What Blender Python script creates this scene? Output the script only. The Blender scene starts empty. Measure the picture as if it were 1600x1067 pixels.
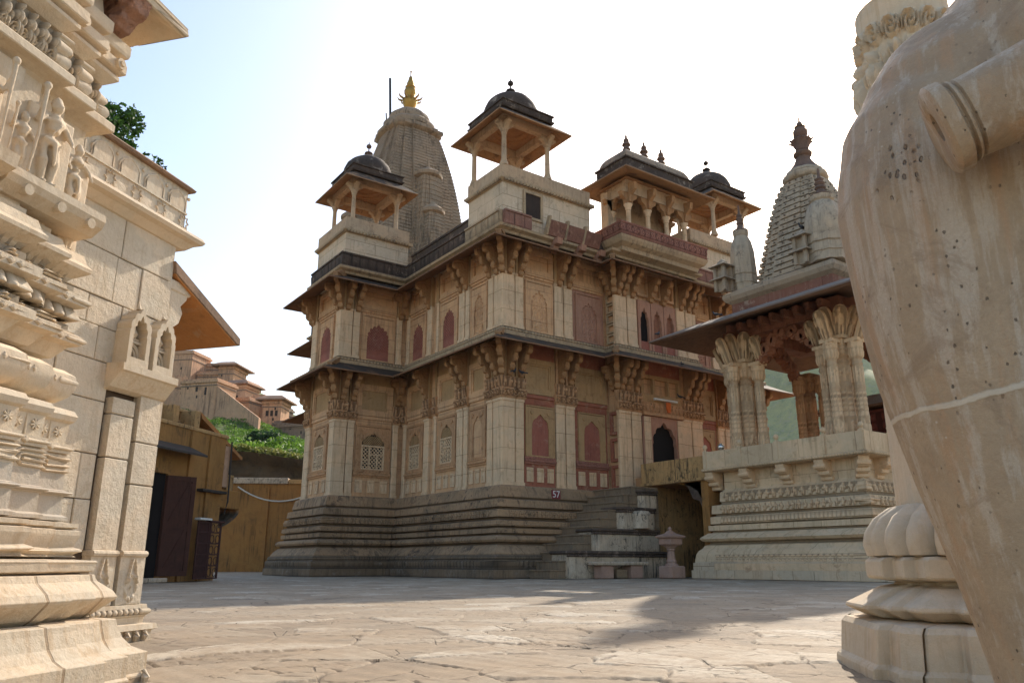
import bpy, bmesh, math, random
import numpy as np
from mathutils import Vector, Matrix
random.seed(7); RNG = np.random.default_rng(7)
S = bpy.context.scene
COL = S.collection
PI = math.pi

# ------------------------------------------------------------------ camera, sky, sun, exposure
PITCH = math.atan((880 - 533.5) / 1225.0)
FA = math.radians(54.5)                      # forward direction in the ground plane
F2 = np.array([math.cos(FA), math.sin(FA), 0.0]); RT = np.array([math.sin(FA), -math.cos(FA), 0.0])
cam = bpy.data.cameras.new('camera'); camo = bpy.data.objects.new('camera', cam); COL.objects.link(camo)
cam.sensor_width = 36; cam.lens = 36 * 1225 / 1600; cam.clip_start = 0.05; cam.clip_end = 6000
camo.location = (0, 0, 0.5)
fw = Vector((F2[0] * math.cos(PITCH), F2[1] * math.cos(PITCH), math.sin(PITCH)))
camo.rotation_euler = fw.to_track_quat('-Z', 'Y').to_euler()
S.camera = camo
SUN_AZ = math.radians(28.5); SUN_EL = math.radians(35.0)
sd = Vector((math.cos(SUN_AZ) * math.cos(SUN_EL), math.sin(SUN_AZ) * math.cos(SUN_EL), math.sin(SUN_EL)))
sun = bpy.data.lights.new('sun', 'SUN'); suno = bpy.data.objects.new('sun', sun); COL.objects.link(suno)
sun.energy = 3.0; sun.angle = math.radians(0.6); sun.color = (1.0, 0.90, 0.76)
suno.rotation_euler = (-sd).to_track_quat('-Z', 'Y').to_euler(); suno.location = (0, 0, 60)
W = bpy.data.worlds.new('World'); S.world = W; W.use_nodes = True
nt = W.node_tree; bg = nt.nodes['Background']
sky = nt.nodes.new('ShaderNodeTexSky'); sky.sky_type = 'NISHITA'; sky.sun_disc = False
sky.sun_elevation = SUN_EL; sky.sun_rotation = PI / 2 - SUN_AZ
sky.dust_density = 2.2; sky.air_density = 1.2; sky.ozone_density = 1.0; sky.altitude = 300
hs = nt.nodes.new('ShaderNodeHueSaturation'); hs.inputs['Saturation'].default_value = 1.1
wb = nt.nodes.new('ShaderNodeMix'); wb.data_type = 'RGBA'; wb.blend_type = 'MULTIPLY'; wb.inputs[0].default_value = 1; wb.inputs[7].default_value = (1.0, .935, .87, 1)
nt.links.new(sky.outputs[0], hs.inputs['Color']); nt.links.new(hs.outputs[0], wb.inputs[6]); nt.links.new(wb.outputs[2], bg.inputs[0]); bg.inputs[1].default_value = 0.15
S.view_settings.view_transform = 'Standard'; S.view_settings.look = 'None'
S.view_settings.exposure = 1.0; S.view_settings.gamma = 1.0
S.render.engine = 'CYCLES'; S.cycles.max_bounces = 6; S.cycles.diffuse_bounces = 4

# ------------------------------------------------------------------ materials
MATS = {}
class NT:
    def __init__(s, name):
        s.m = bpy.data.materials.new(name); s.m.use_nodes = True
        s.t = s.m.node_tree; s.b = s.t.nodes['Principled BSDF']; MATS[name] = s.m
        s.tc = s.n('ShaderNodeTexCoord')
        s.obj = s.tc.outputs['Object']
    def n(s, ty, **kw):
        x = s.t.nodes.new(ty)
        for k, v in kw.items(): setattr(x, k, v)
        return x
    def l(s, a, b): s.t.links.new(a, b)
    def val(s, sock, v):
        if hasattr(v, 'links') or hasattr(v, 'is_linked'): s.l(v, sock)
        else: sock.default_value = v
    def mapping(s, scale=(1, 1, 1), loc=(0, 0, 0), rot=(0, 0, 0), src=None):
        m = s.n('ShaderNodeMapping'); m.inputs['Scale'].default_value = scale
        m.inputs['Location'].default_value = loc; m.inputs['Rotation'].default_value = rot
        s.l(src or s.obj, m.inputs[0]); return m.outputs[0]
    def noise(s, scale, detail=5, rough=.6, vec=None, dist=0.0):
        x = s.n('ShaderNodeTexNoise'); x.inputs['Scale'].default_value = scale
        x.inputs['Detail'].default_value = detail; x.inputs['Roughness'].default_value = rough
        x.inputs['Distortion'].default_value = dist
        s.l(vec or s.obj, x.inputs['Vector']); return x.outputs[0]
    def voro(s, scale, feature='F1', vec=None, out=0, rnd=1.0):
        x = s.n('ShaderNodeTexVoronoi', feature=feature); x.inputs['Scale'].default_value = scale
        x.inputs['Randomness'].default_value = rnd
        s.l(vec or s.obj, x.inputs['Vector']); return x.outputs[out]
    def ramp(s, f, stops):
        r = s.n('ShaderNodeValToRGB'); e = r.color_ramp.elements
        while len(e) < len(stops): e.new(.5)
        for i, (p, c) in enumerate(stops):
            e[i].position = p; e[i].color = c if len(c) == 4 else (*c, 1)
        s.l(f, r.inputs[0]); return r.outputs[0]
    def rng(s, f, a, b, c=0.0, d=1.0):
        r = s.n('ShaderNodeMapRange'); r.inputs[1].default_value = a; r.inputs[2].default_value = b
        r.inputs[3].default_value = c; r.inputs[4].default_value = d
        s.l(f, r.inputs[0]); return r.outputs[0]
    def math(s, op, a, b=0.0):
        x = s.n('ShaderNodeMath', operation=op); s.val(x.inputs[0], a); s.val(x.inputs[1], b); return x.outputs[0]
    def mix(s, f, a, b, blend='MIX'):
        x = s.n('ShaderNodeMix', data_type='RGBA', blend_type=blend)
        s.val(x.inputs[0], f)
        for sock, v in ((x.inputs[6], a), (x.inputs[7], b)):
            if isinstance(v, tuple): sock.default_value = (*v, 1) if len(v) == 3 else v
            else: s.l(v, sock)
        return x.outputs[2]
    def bump(s, h, strength=.5, dist=.02):
        b = s.n('ShaderNodeBump'); b.inputs['Strength'].default_value = strength; b.inputs['Distance'].default_value = dist
        s.l(h, b.inputs['Height'])
        if getattr(s, 'lastb', None): s.l(s.lastb, b.inputs['Normal'])
        s.lastb = b.outputs[0]; s.l(b.outputs[0], s.b.inputs['Normal'])
    def done(s, col, rough=.85, spec=.25):
        s.val(s.b.inputs['Base Color'], col if not isinstance(col, tuple) else (*col, 1))
        s.b.inputs['Roughness'].default_value = rough; s.b.inputs['Specular IOR Level'].default_value = spec
        return s.m

def stone(name, base, alt, stain, amt=.5, sc=1.0, streak=.5, carve=0.0, carve_sc=14, bump=.35, blotch=None, joints=None, rough=.85, topdark=None, fine=1.0):
    """weathered stone: two base tones, run-down streaks, blotches, pits, optional joints and carved relief"""
    M = NT(name)
    geo = M.n('ShaderNodeNewGeometry')
    sep = M.n('ShaderNodeSeparateXYZ'); M.l(geo.outputs['Normal'], sep.inputs[0])
    n1 = M.noise(.9 * sc, 6, .65); n2 = M.noise(7 * sc, 5, .7)
    f = M.math('ADD', M.math('MULTIPLY', n1, .6), M.math('MULTIPLY', n2, .4))
    col = M.mix(M.rng(f, .36, .64), base, alt)
    if joints:                                        # ashlar courses (u along the wall, v = height)
        L, H, tone = joints
        sx = M.n('ShaderNodeSeparateXYZ'); M.l(M.obj, sx.inputs[0])
        cb = M.n('ShaderNodeCombineXYZ'); M.l(M.math('ADD', sx.outputs[0], sx.outputs[1]), cb.inputs[0]); M.l(sx.outputs[2], cb.inputs[1])
        bk = M.n('ShaderNodeTexBrick'); bk.inputs['Scale'].default_value = 1; bk.inputs['Brick Width'].default_value = L
        bk.inputs['Row Height'].default_value = H; bk.inputs['Mortar Size'].default_value = .012; bk.inputs['Mortar Smooth'].default_value = .3
        bk.inputs['Color1'].default_value = (1, 1, 1, 1); bk.inputs['Color2'].default_value = (tone, tone, tone, 1)
        bk.inputs['Mortar'].default_value = (.45, .40, .35, 1); M.l(cb.outputs[0], bk.inputs[0])
        col = M.mix(1.0, col, bk.outputs[0], 'MULTIPLY'); M.bump(M.math('SUBTRACT', 1.0, bk.outputs[1]), .5, .02)
    # second tone in broad patches (old limewash, repairs)
    pt = M.rng(M.noise(.55 * sc, 5, .6, M.mapping((1, 1, 1.6), (3.1, 1.7, 9.2))), .47, .55)
    col = M.mix(M.math('MULTIPLY', pt, .38), col, tuple(min(1, base[k] * (1.16, 1.02, .90)[k]) for k in range(3)))
    # run-down streaks
    st = M.noise(1.0, 6, .68, M.mapping((6.5 * sc, 6.5 * sc, .42 * sc)))
    st = M.math('MULTIPLY', M.rng(st, .50, .63), M.rng(M.noise(.5 * sc, 4, .6), .42, .58))
    col = M.mix(M.math('MULTIPLY', st, streak), col, stain)
    st = M.noise(1.0, 6, .7, M.mapping((15 * sc, 15 * sc, .9 * sc), (7, 3, 1)))
    st = M.math('MULTIPLY', M.rng(st, .52, .62), M.rng(M.noise(.9 * sc, 4, .6, M.mapping((1, 1, 1), (4, 8, 2))), .45, .6))
    col = M.mix(M.math('MULTIPLY', st, streak * .7), col, tuple((stain[k] + base[k] * .45) * .62 for k in range(3)))
    # blotches
    bl = M.rng(M.noise(2.6 * sc, 8, .75, None, .8), .53, .62)
    bl = M.math('MULTIPLY', bl, M.rng(M.noise(.8 * sc, 4, .6, M.mapping((1, 1, 1), (11, 5, 3))), .40, .56))
    col = M.mix(M.math('MULTIPLY', bl, min(1.0, amt * 1.35)), col, blotch or stain)
    sp = M.rng(M.noise(11 * sc, 6, .8, None, .5), .58, .66)
    col = M.mix(M.math('MULTIPLY', sp, amt * .6), col, stain)
    # grain
    g = M.noise(60 * sc, 3, .7); col = M.mix(M.rng(g, .3, .7, .0, .22 * fine), col, tuple(c * .55 for c in base))
    if topdark:                                       # lichen on upward faces: real growth on the roof skin
        td = M.math('MULTIPLY', M.rng(sep.outputs[2], .15, .55), M.rng(M.noise(1.6 * sc, 6, .7), .30, .5))
        col = M.mix(td, col, topdark)
    cv = M.n('ShaderNodeAttribute', attribute_name='cav')           # darker towards the hollows of the carving
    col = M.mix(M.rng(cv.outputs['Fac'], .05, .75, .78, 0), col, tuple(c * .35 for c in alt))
    M.bump(M.noise(9 * sc, 6, .7), bump, .02)
    M.bump(M.noise(70 * sc, 3, .6), bump * .5, .004)
    if carve:
        M.bump(M.voro(carve_sc, 'SMOOTH_F1'), carve, .05)
        M.bump(M.noise(carve_sc * 2.2, 3, .6, None, 1.2), carve * .7, .03)
    return M.done(col, rough)

CREAM = (.65, .415, .235); CREAM2 = (.50, .285, .15)
stone('cream_plaster', CREAM, CREAM2, (.24, .13, .07), .40, 1, .6, blotch=(.40, .215, .135), joints=(1.45, .66, .93))
stone('cream_ashlar', (.68, .55, .40), (.57, .43, .29), (.17, .11, .065), .35, 1, .5, joints=(1.1, .52, .88))
stone('pilaster_stone', (.72, .53, .345), (.62, .43, .265), (.32, .19, .10), .30, 1.3, .55, joints=(3.3, .78, .92))
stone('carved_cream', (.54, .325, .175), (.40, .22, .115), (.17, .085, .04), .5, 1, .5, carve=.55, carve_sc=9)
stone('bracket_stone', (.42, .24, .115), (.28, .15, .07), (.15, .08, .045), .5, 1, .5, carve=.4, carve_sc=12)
stone('red_stone', (.35, .135, .085), (.26, .092, .058), (.13, .055, .037), .6, 1.6, .55, blotch=(.42, .27, .18))
stone('red_pale', (.44, .245, .165), (.34, .17, .11), (.16, .06, .04), .35, 1, .5, blotch=(.42, .25, .18))
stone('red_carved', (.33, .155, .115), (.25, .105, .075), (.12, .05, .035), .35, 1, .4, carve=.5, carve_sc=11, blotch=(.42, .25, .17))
stone('ochre_panel', (.45, .295, .15), (.35, .215, .105), (.19, .10, .05), .4, 1, .5)
stone('window_red', (.34, .125, .09), (.25, .088, .06), (.12, .045, .035), .55, 1.6, .5, blotch=(.38, .21, .15))
stone('eave_stone', (.24, .13, .07), (.16, .085, .045), (.08, .05, .032), .6, 1, .5, topdark=(.05, .038, .03))
stone('kiosk_eave', (.42, .25, .13), (.30, .17, .085), (.12, .075, .045), .6, 1, .5, topdark=(.06, .045, .035))
stone('roof_dark', (.085, .062, .05), (.04, .031, .026), (.018, .015, .013), .6, 1, .7, blotch=(.30, .25, .20))
stone('parapet_dark', (.115, .08, .06), (.05, .037, .03), (.02, .016, .014), .7, 1, .9, blotch=(.28, .2, .15))
stone('parapet_red', (.28, .14, .10), (.20, .095, .07), (.07, .035, .028), .5, 1, .6, blotch=(.42, .25, .18), carve=.25)
stone('moulding_pale', (.47, .35, .22), (.35, .25, .155), (.12, .085, .06), .5, 1, .7)
stone('vault_weathered', (.36, .28, .20), (.20, .15, .11), (.05, .04, .034), .6, 1.4, .9)
stone('finial_brown', (.20, .13, .10), (.12, .08, .06), (.05, .035, .03), .5, 3, .3)
stone('chattri_stone', (.52, .39, .26), (.40, .28, .18), (.16, .10, .06), .5, 1, .5)
stone('soffit_ochre', (.40, .23, .115), (.30, .155, .075), (.2, .09, .04), .4, 1, .3)
stone('plinth_stone', (.40, .265, .155), (.26, .17, .10), (.05, .036, .026), .95, 1, .7, blotch=(.07, .05, .04), bump=.5, joints=(1.3, 5, .8))
stone('plinth_base', (.24, .17, .11), (.13, .095, .065), (.05, .038, .028), .9, 1, .7, blotch=(.25, .2, .16), bump=.5, joints=(1.0, .4, .75))
stone('shikhara_stone', (.36, .275, .19), (.25, .185, .125), (.07, .052, .04), .5, 1, .7)
stone('spire_grey', (.46, .385, .29), (.35, .285, .21), (.11, .09, .075), .55, 1, .6)
stone('stud_grey', (.17, .14, .11), (.11, .09, .07), (.05, .04, .03), .3)
stone('spire_dark', (.05, .04, .034), (.03, .025, .02), (.02, .02, .02), .3)
stone('pale_marble', (.68, .52, .345), (.57, .42, .265), (.30, .19, .10), .35, 1, .5, joints=(1.0, 3.3, .85))
stone('marble_grey', (.62, .49, .345), (.52, .42, .30), (.34, .20, .11), .4, 1, .4, joints=(.75, .41, .8))
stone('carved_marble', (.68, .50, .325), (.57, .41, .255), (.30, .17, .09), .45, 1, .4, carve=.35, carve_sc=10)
stone('pavilion_brown', (.33, .155, .095), (.23, .10, .06), (.05, .025, .018), .4, 1, .4, carve=.3)
stone('brick_red', (.27, .125, .09), (.20, .09, .065), (.42, .35, .27), .4, 1, .2, joints=(.55, .5, .7), blotch=(.5, .42, .33))
stone('yellow_plaster', (.36, .19, .062), (.26, .13, .042), (.035, .028, .02), .45, .9, 1.0, blotch=(.07, .05, .03))
stone('yellow_wall_plaster', (.36, .18, .055), (.26, .12, .038), (.04, .03, .02), .35, .7, 1.0, blotch=(.10, .06, .032))
stone('ochre_stained', (.50, .31, .135), (.37, .215, .09), (.03, .026, .02), .95, 1.6, 1.0, blotch=(.035, .03, .022))
stone('drum_plaster', (.54, .44, .33), (.40, .31, .225), (.05, .042, .034), .85, 1.8, 1.0, blotch=(.04, .034, .028))
stone('step_stone', (.27, .195, .125), (.17, .12, .08), (.045, .036, .028), .6, 1.5, .6, blotch=(.20, .16, .115))
stone('pink_stone', (.42, .28, .22), (.34, .21, .16), (.2, .12, .09), .3, 3, .3)
stone('warm_marble', (.64, .545, .415), (.54, .44, .315), (.42, .27, .14), .35, 3, .4, blotch=(.52, .38, .24), bump=.35)
stone('warm_marble_block', (.64, .545, .415), (.54, .44, .315), (.42, .27, .14), .4, 3, .5, blotch=(.52, .38, .24), bump=.4, joints=(.62, 3.3, .9))
stone('warm_marble_carved', (.70, .58, .42), (.60, .475, .32), (.38, .23, .11), .3, 3, .3, carve=.5, carve_sc=42, bump=.3)
stone('block_marble', (.66, .58, .46), (.55, .47, .355), (.42, .30, .18), .45, 3, .5, blotch=(.46, .37, .26), bump=.8)
stone('pink_marble', (.42, .24, .17), (.33, .18, .12), (.18, .10, .07), .4, 4, .3, carve=.9, carve_sc=26)
stone('orange_stain', (.46, .215, .075), (.35, .155, .055), (.16, .08, .04), .4, 2, .4, blotch=(.42, .30, .18), topdark=(.10, .08, .06))
stone('fort_stone', (.60, .36, .22), (.48, .275, .16), (.15, .09, .06), .5, .35, .9, blotch=(.24, .14, .09))
stone('fort_dark', (.26, .19, .14), (.2, .14, .10), (.08, .06, .05), .5, .22, .9)
stone('bank_rock', (.10, .075, .045), (.05, .038, .024), (.02, .018, .014), .5, .6, .3, bump=.9)
stone('dark_wood', (.075, .032, .022), (.055, .022, .016), (.03, .014, .01), .3, 3, .8)
stone('rust_iron', (.085, .04, .035), (.06, .028, .024), (.03, .02, .018), .4, 6, .2)
stone('slate', (.07, .058, .05), (.045, .038, .034), (.02, .018, .016), .4, 2, .3)
stone('distant_rock', (.30, .27, .17), (.20, .20, .10), (.16, .15, .11), .5, .03, 0, bump=0)

stone('eave_slate', (.20, .12, .075), (.13, .075, .05), (.06, .04, .03), .4, 1, .5, topdark=(.20, .17, .15))
stone('moulding_grey', (.40, .33, .25), (.30, .24, .175), (.10, .08, .065), .5, 1, .6)
stone('shrine_red', (.17, .045, .03), (.11, .03, .022), (.05, .02, .015), .4, 1, .4)
stone('coping_brown', (.28, .185, .12), (.19, .12, .08), (.08, .055, .04), .4, 4, .3)
stone('course_grey', (.46, .41, .345), (.52, .45, .345), (.34, .25, .15), .3, 3, .3)
def elephant_mat():
    M = NT('elephant_stone')
    f = M.math('ADD', M.math('MULTIPLY', M.noise(2.2, 6, .65), .5), M.math('MULTIPLY', M.noise(14, 6, .75), .5))
    col = M.mix(M.rng(f, .38, .62), (.46, .345, .23), (.34, .25, .165))
    st = M.noise(1.0, 6, .7, M.mapping((16, 16, .8))); col = M.mix(M.math('MULTIPLY', M.rng(st, .50, .59), .55), col, (.46, .28, .16))
    st = M.noise(1.0, 6, .7, M.mapping((22, 22, 1.3), (5, 2, 0))); col = M.mix(M.math('MULTIPLY', M.rng(st, .51, .60), .5), col, (.58, .51, .43))
    bl = M.noise(6, 7, .75, None, 1.0); col = M.mix(M.math('MULTIPLY', M.rng(bl, .53, .62), .55), col, (.27, .19, .125))
    v = M.voro(44, 'F1', M.mapping((1, 1, .7))); n = M.noise(5, 4, .6); pit = M.math('MULTIPLY', M.rng(M.math('ADD', v, M.math('MULTIPLY', M.noise(85, 4, .75), .42)), .315, .345, 1, 0), M.rng(n, .44, .54))
    col = M.mix(M.math('MULTIPLY', pit, .85), col, (.07, .05, .035))
    v2 = M.voro(40, 'F1', M.mapping((1, 1, 1), (3, 1, 7))); col = M.mix(M.math('MULTIPLY', M.rng(v2, .06, .14, .7, 0), M.rng(M.noise(8, 3, .6), .54, .6)), col, (.62, .56, .48))
    g = M.noise(150, 4, .75); col = M.mix(M.rng(g, .3, .7, 0, .35), col, (.27, .19, .125))
    # pale mortar line of an old repair running round the trunk
    sx = M.n('ShaderNodeSeparateXYZ'); M.l(M.obj, sx.inputs[0])
    pl = M.math('ADD', M.math('ADD', M.math('MULTIPLY', sx.outputs[0], -.20), M.math('MULTIPLY', sx.outputs[1], .12)), sx.outputs[2])
    pl = M.math('ADD', pl, M.math('MULTIPLY', M.noise(9, 4, .6), .03)); ln = M.rng(M.math('ABSOLUTE', M.math('SUBTRACT', pl, .597)), .004, .008, 1, 0)
    col = M.mix(M.math('MULTIPLY', ln, .75), col, (.62, .55, .45))
    M.bump(M.math('MULTIPLY', pit, -1.0), .7, .006)
    vd = M.n('ShaderNodeVectorMath', operation='DISTANCE'); M.l(M.obj, vd.inputs[0]); vd.inputs[1].default_value = CHIP
    ch = M.rng(M.math('ADD', vd.outputs['Value'], M.math('MULTIPLY', M.noise(14, 4, .7), .10)), .085, .125, 1, 0)      # chipped patch beside the tusk
    cp = M.math('MULTIPLY', ch, M.rng(M.math('ADD', M.voro(62, 'F1', M.mapping((1, 1, .6))), M.math('MULTIPLY', M.noise(50, 4, .7), .5)), .44, .56, 1, 0))
    M.bump(M.math('MULTIPLY', cp, -1), 1.0, .02); M.bump(M.math('MULTIPLY', ch, M.noise(40, 5, .8)), .6, .02)
    col = M.mix(M.math('MULTIPLY', cp, .7), col, (.13, .09, .06))
    M.bump(M.noise(7, 7, .78), .5, .02); M.bump(M.noise(30, 6, .8), .35, .008); M.bump(M.noise(140, 4, .75), .45, .004); M.bump(ln, .5, .004)
    M.done(col, .62, .35)
CHIP = (1.685, .814, 1.384)
elephant_mat()
stone('joint_dark', (.12, .08, .05), (.09, .06, .04), (.06, .04, .03), .3)
stone('pink_plaster', (.52, .33, .22), (.44, .26, .16), (.2, .12, .08), .4, 1, .6)
stone('fort_eave', (.40, .25, .17), (.22, .13, .09), (.15, .09, .07), .4, .5, .3)
stone('window_dark', (.05, .035, .028), (.035, .025, .02), (.02, .015, .012), .2)
stone('hill_green', (.10, .13, .03), (.06, .09, .02), (.16, .15, .06), .4, .15, 0, bump=.6)
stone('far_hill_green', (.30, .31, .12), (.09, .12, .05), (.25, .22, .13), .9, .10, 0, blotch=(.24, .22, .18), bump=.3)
stone('earth', (.36, .29, .20), (.30, .235, .16), (.2, .15, .10), .4, .5, 0)
def paving_mat():
    M = NT('paving')
    tn = M.n('ShaderNodeAttribute', attribute_name='tone'); cv = M.n('ShaderNodeAttribute', attribute_name='cav')
    col = M.ramp(tn.outputs['Fac'], [(0, (.21, .165, .115)), (.3, (.31, .25, .178)), (.7, (.385, .32, .235)), (1, (.52, .455, .36))])
    n1 = M.noise(1.3, 7, .7); col = M.mix(M.rng(n1, .42, .62), col, (.33, .25, .165), 'MIX')
    n2 = M.noise(5, 6, .75, None, .8); col = M.mix(M.math('MULTIPLY', M.rng(n2, .50, .68), .6), col, (.24, .175, .115))
    n3 = M.noise(38, 4, .7); col = M.mix(M.rng(n3, .3, .7, 0, .35), col, (.20, .15, .10))
    col = M.mix(M.rng(cv.outputs['Fac'], 0, .6, .88, 0), col, (.07, .05, .034))
    M.bump(M.noise(9, 8, .8), .45, .02); M.bump(M.noise(40, 6, .8), .5, .008)
    ckv = M.voro(1.9, 'DISTANCE_TO_EDGE', M.mapping((1, 1, 1), (.7, .3, 0))); ck = M.math('MULTIPLY', M.rng(M.math('ADD', ckv, M.math('MULTIPLY', M.noise(9, 5, .7), .05)), .026, .038, 1, 0), M.rng(M.noise(1.7, 4, .6), .47, .55))
    col = M.mix(M.math('MULTIPLY', ck, .7), col, (.10, .07, .045)); M.bump(M.math('MULTIPLY', ck, -1), .8, .01)
    M.done(col, .8, .3)
paving_mat()

def simple(name, col, rough=.5, metal=0.0, emit=None):
    M = NT(name); M.done(col, rough); M.b.inputs['Metallic'].default_value = metal
    n = M.noise(30, 4, .6); c = M.mix(M.rng(n, .35, .65), tuple(x * .75 for x in col), col); M.l(c, M.b.inputs['Base Color'])
    M.bump(n, .2, .004)
    return M.m
simple('gold', (.46, .27, .07), .5, .8); simple('dark_pole', (.03, .035, .035), .6); simple('white_tube', (.75, .75, .72), .35)
simple('orange_cloth', (.62, .13, .02), .8); simple('silver', (.7, .7, .68), .25, .9); simple('plate_maroon', (.22, .05, .05), .5)
simple('white_paint', (.75, .74, .70), .5); simple('door_black', (.012, .009, .008), .9); simple('cable_white', (.62, .6, .54), .5)
simple('pigeon_grey', (.055, .058, .068), .7); simple('bark', (.10, .07, .045), .9)

def leafmat(name, a, b, c):
    M = NT(name)
    at = M.n('ShaderNodeAttribute', attribute_name='tone')
    col = M.ramp(at.outputs['Fac'], [(0, a), (.5, b), (1, c)])
    M.done(col, .6, .3); M.l(col, M.b.inputs['Base Color'])
    tr = M.n('ShaderNodeBsdfTranslucent'); M.l(col, tr.inputs[0])
    mx = M.n('ShaderNodeMixShader'); mx.inputs[0].default_value = .35
    M.l(M.b.outputs[0], mx.inputs[1]); M.l(tr.outputs[0], mx.inputs[2])
    M.l(mx.outputs[0], M.t.nodes['Material Output'].inputs[0]); return M.m
leafmat('leaf_dark', (.022, .055, .010), (.04, .095, .016), (.08, .16, .03))
leafmat('leaf_bright', (.07, .14, .016), (.13, .24, .026), (.21, .34, .055))
leafmat('leaf_olive', (.025, .06, .02), (.045, .09, .03), (.08, .13, .045))
leafmat('grass_dry', (.12, .15, .03), (.22, .24, .06), (.34, .33, .11))

def MT(n): return MATS[n]

# ------------------------------------------------------------------ mesh builder
class MB:
    def __init__(s, xf=None): s.v = []; s.f = []; s.mi = []; s.cur = 0; s.xf = xf; s.n = 0; s.cav = {}
    def addv(s, P):
        P = np.asarray(P, float).reshape(-1, 3)
        if s.xf is not None: P = s.xf(P)
        i = s.n; s.v.append(P); s.n += len(P); return i
    def sgn(s, closed): return -1.0 if (not closed and getattr(s.xf, 'mirror', False)) else 1.0   # wall frames are left-handed
    def face(s, *idx): s.f.append(tuple(int(i) for i in idx)); s.mi.append(s.cur)
    def quads(s, Q):
        for q in Q: s.f.append(tuple(int(i) for i in q)); s.mi.append(s.cur)
    def box(s, x0, x1, y0, y1, z0, z1, ch=0.0):
        if x0 > x1: x0, x1 = x1, x0
        if y0 > y1: y0, y1 = y1, y0
        if ch <= 0:
            i = s.addv([(x0, y0, z0), (x1, y0, z0), (x1, y1, z0), (x0, y1, z0), (x0, y0, z1), (x1, y0, z1), (x1, y1, z1), (x0, y1, z1)])
            s.quads([(i, i+3, i+2, i+1), (i+4, i+5, i+6, i+7), (i, i+1, i+5, i+4), (i+1, i+2, i+6, i+5), (i+2, i+3, i+7, i+6), (i+3, i, i+4, i+7)])
        else:
            s.sweep([(x0, y0), (x1, y0), (x1, y1), (x0, y1)], [(-ch, z0), (0, z0+ch), (0, z1-ch), (-ch, z1)], True, caps=True)
    def ring(s, a, b, n, closed=True):
        m = n if closed else n - 1
        s.quads([(a+k, a+(k+1) % n, b+(k+1) % n, b+k) for k in range(m)])
    def sweep(s, plan, prof, closed=True, caps=False, loop=False):
        """plan: CCW polygon (outside on the right of travel); prof: list of (out, z)"""
        P = np.array([p[:2] for p in plan], float); N = len(P)
        M = miter(P, closed) * s.sgn(closed); ids = []
        for o, z, *cv in prof:
            Q = P + M * o; ids.append(s.addv(np.column_stack([Q, np.full(N, z)])))
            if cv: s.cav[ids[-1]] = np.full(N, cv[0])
        for a, b in zip(ids[:-1], ids[1:]): s.ring(a, b, N, closed)
        if loop: s.ring(ids[-1], ids[0], N, closed)
        if loop and not closed:
            s.face(*[i for i in ids]); s.face(*[i+N-1 for i in reversed(ids)])
        if caps:
            s.face(*[ids[0]+k for k in range(N-1, -1, -1)]); s.face(*[ids[-1]+k for k in range(N)])
    def scaled(s, plan, c, prof, cap=True):
        P = np.array(plan, float); N = len(P); ids = []
        for r, z in prof: ids.append(s.addv(np.column_stack([P * r + np.array(c[:2]), np.full(N, z)])))
        for a, b in zip(ids[:-1], ids[1:]): s.ring(a, b, N)
        if cap: s.face(*[ids[-1]+k for k in range(N)]); s.face(*[ids[0]+k for k in range(N-1, -1, -1)])
    def lathe(s, c, prof, n=16, ribs=0, ribamp=0.0, cap=True):
        a = np.arange(n) * 2 * PI / n; m = 1 + (ribamp * np.abs(np.cos(a * ribs / 2)) if ribs else 0)
        P = np.column_stack([np.cos(a) * m, np.sin(a) * m]); s.scaled(P, c, [(r, z + (c[2] if len(c) > 2 else 0)) for r, z in prof], cap)
    def tube(s, pts, radii, n=8, cap=True):
        pts = [np.array(p, float) for p in pts]; ids = []
        up = np.array([0, 0, 1.0])
        for k, p in enumerate(pts):
            t = pts[min(k+1, len(pts)-1)] - pts[max(k-1, 0)]; t /= np.linalg.norm(t) + 1e-9
            a = np.cross(t, up)
            if np.linalg.norm(a) < .1: a = np.cross(t, [1.0, 0, 0])
            a /= np.linalg.norm(a); b = np.cross(a, t)
            r = radii[k] if hasattr(radii, '__len__') else radii
            ang = np.arange(n) * 2 * PI / n
            ids.append(s.addv(p + r * (np.outer(np.cos(ang), a) + np.outer(np.sin(ang), b))))
        for i, j in zip(ids[:-1], ids[1:]): s.ring(i, j, n)
        if cap: s.face(*[ids[0]+k for k in range(n-1, -1, -1)]); s.face(*[ids[-1]+k for k in range(n)])
    def prism(s, poly, ax, a, b):
        """extrude a polygon given in the two axes other than ax between a and b on axis ax"""
        N = len(poly); o = [k for k in range(3) if k != ax]; ids = []
        for val in (a, b):
            P = np.zeros((N, 3)); P[:, o[0]] = [p[0] for p in poly]; P[:, o[1]] = [p[1] for p in poly]; P[:, ax] = val
            ids.append(s.addv(P))
        s.ring(ids[0], ids[1], N); s.face(*[ids[0]+k for k in range(N-1, -1, -1)]); s.face(*[ids[1]+k for k in range(N)])
    def grid(s, V, flip=False, D=None):
        """V: (nu, nv, 3); D: relief depth, kept as the attribute 'cav'"""
        nu, nv = V.shape[:2]; i = s.addv(V.reshape(-1, 3))
        if D is not None:
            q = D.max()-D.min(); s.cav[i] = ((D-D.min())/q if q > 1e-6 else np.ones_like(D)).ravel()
        A = i + np.arange((nu-1))[:, None] * nv + np.arange(nv-1)[None]
        Q = np.stack([A, A+nv, A+nv+1, A+1], -1).reshape(-1, 4)
        s.quads(Q[:, ::-1] if flip else Q)
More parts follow.
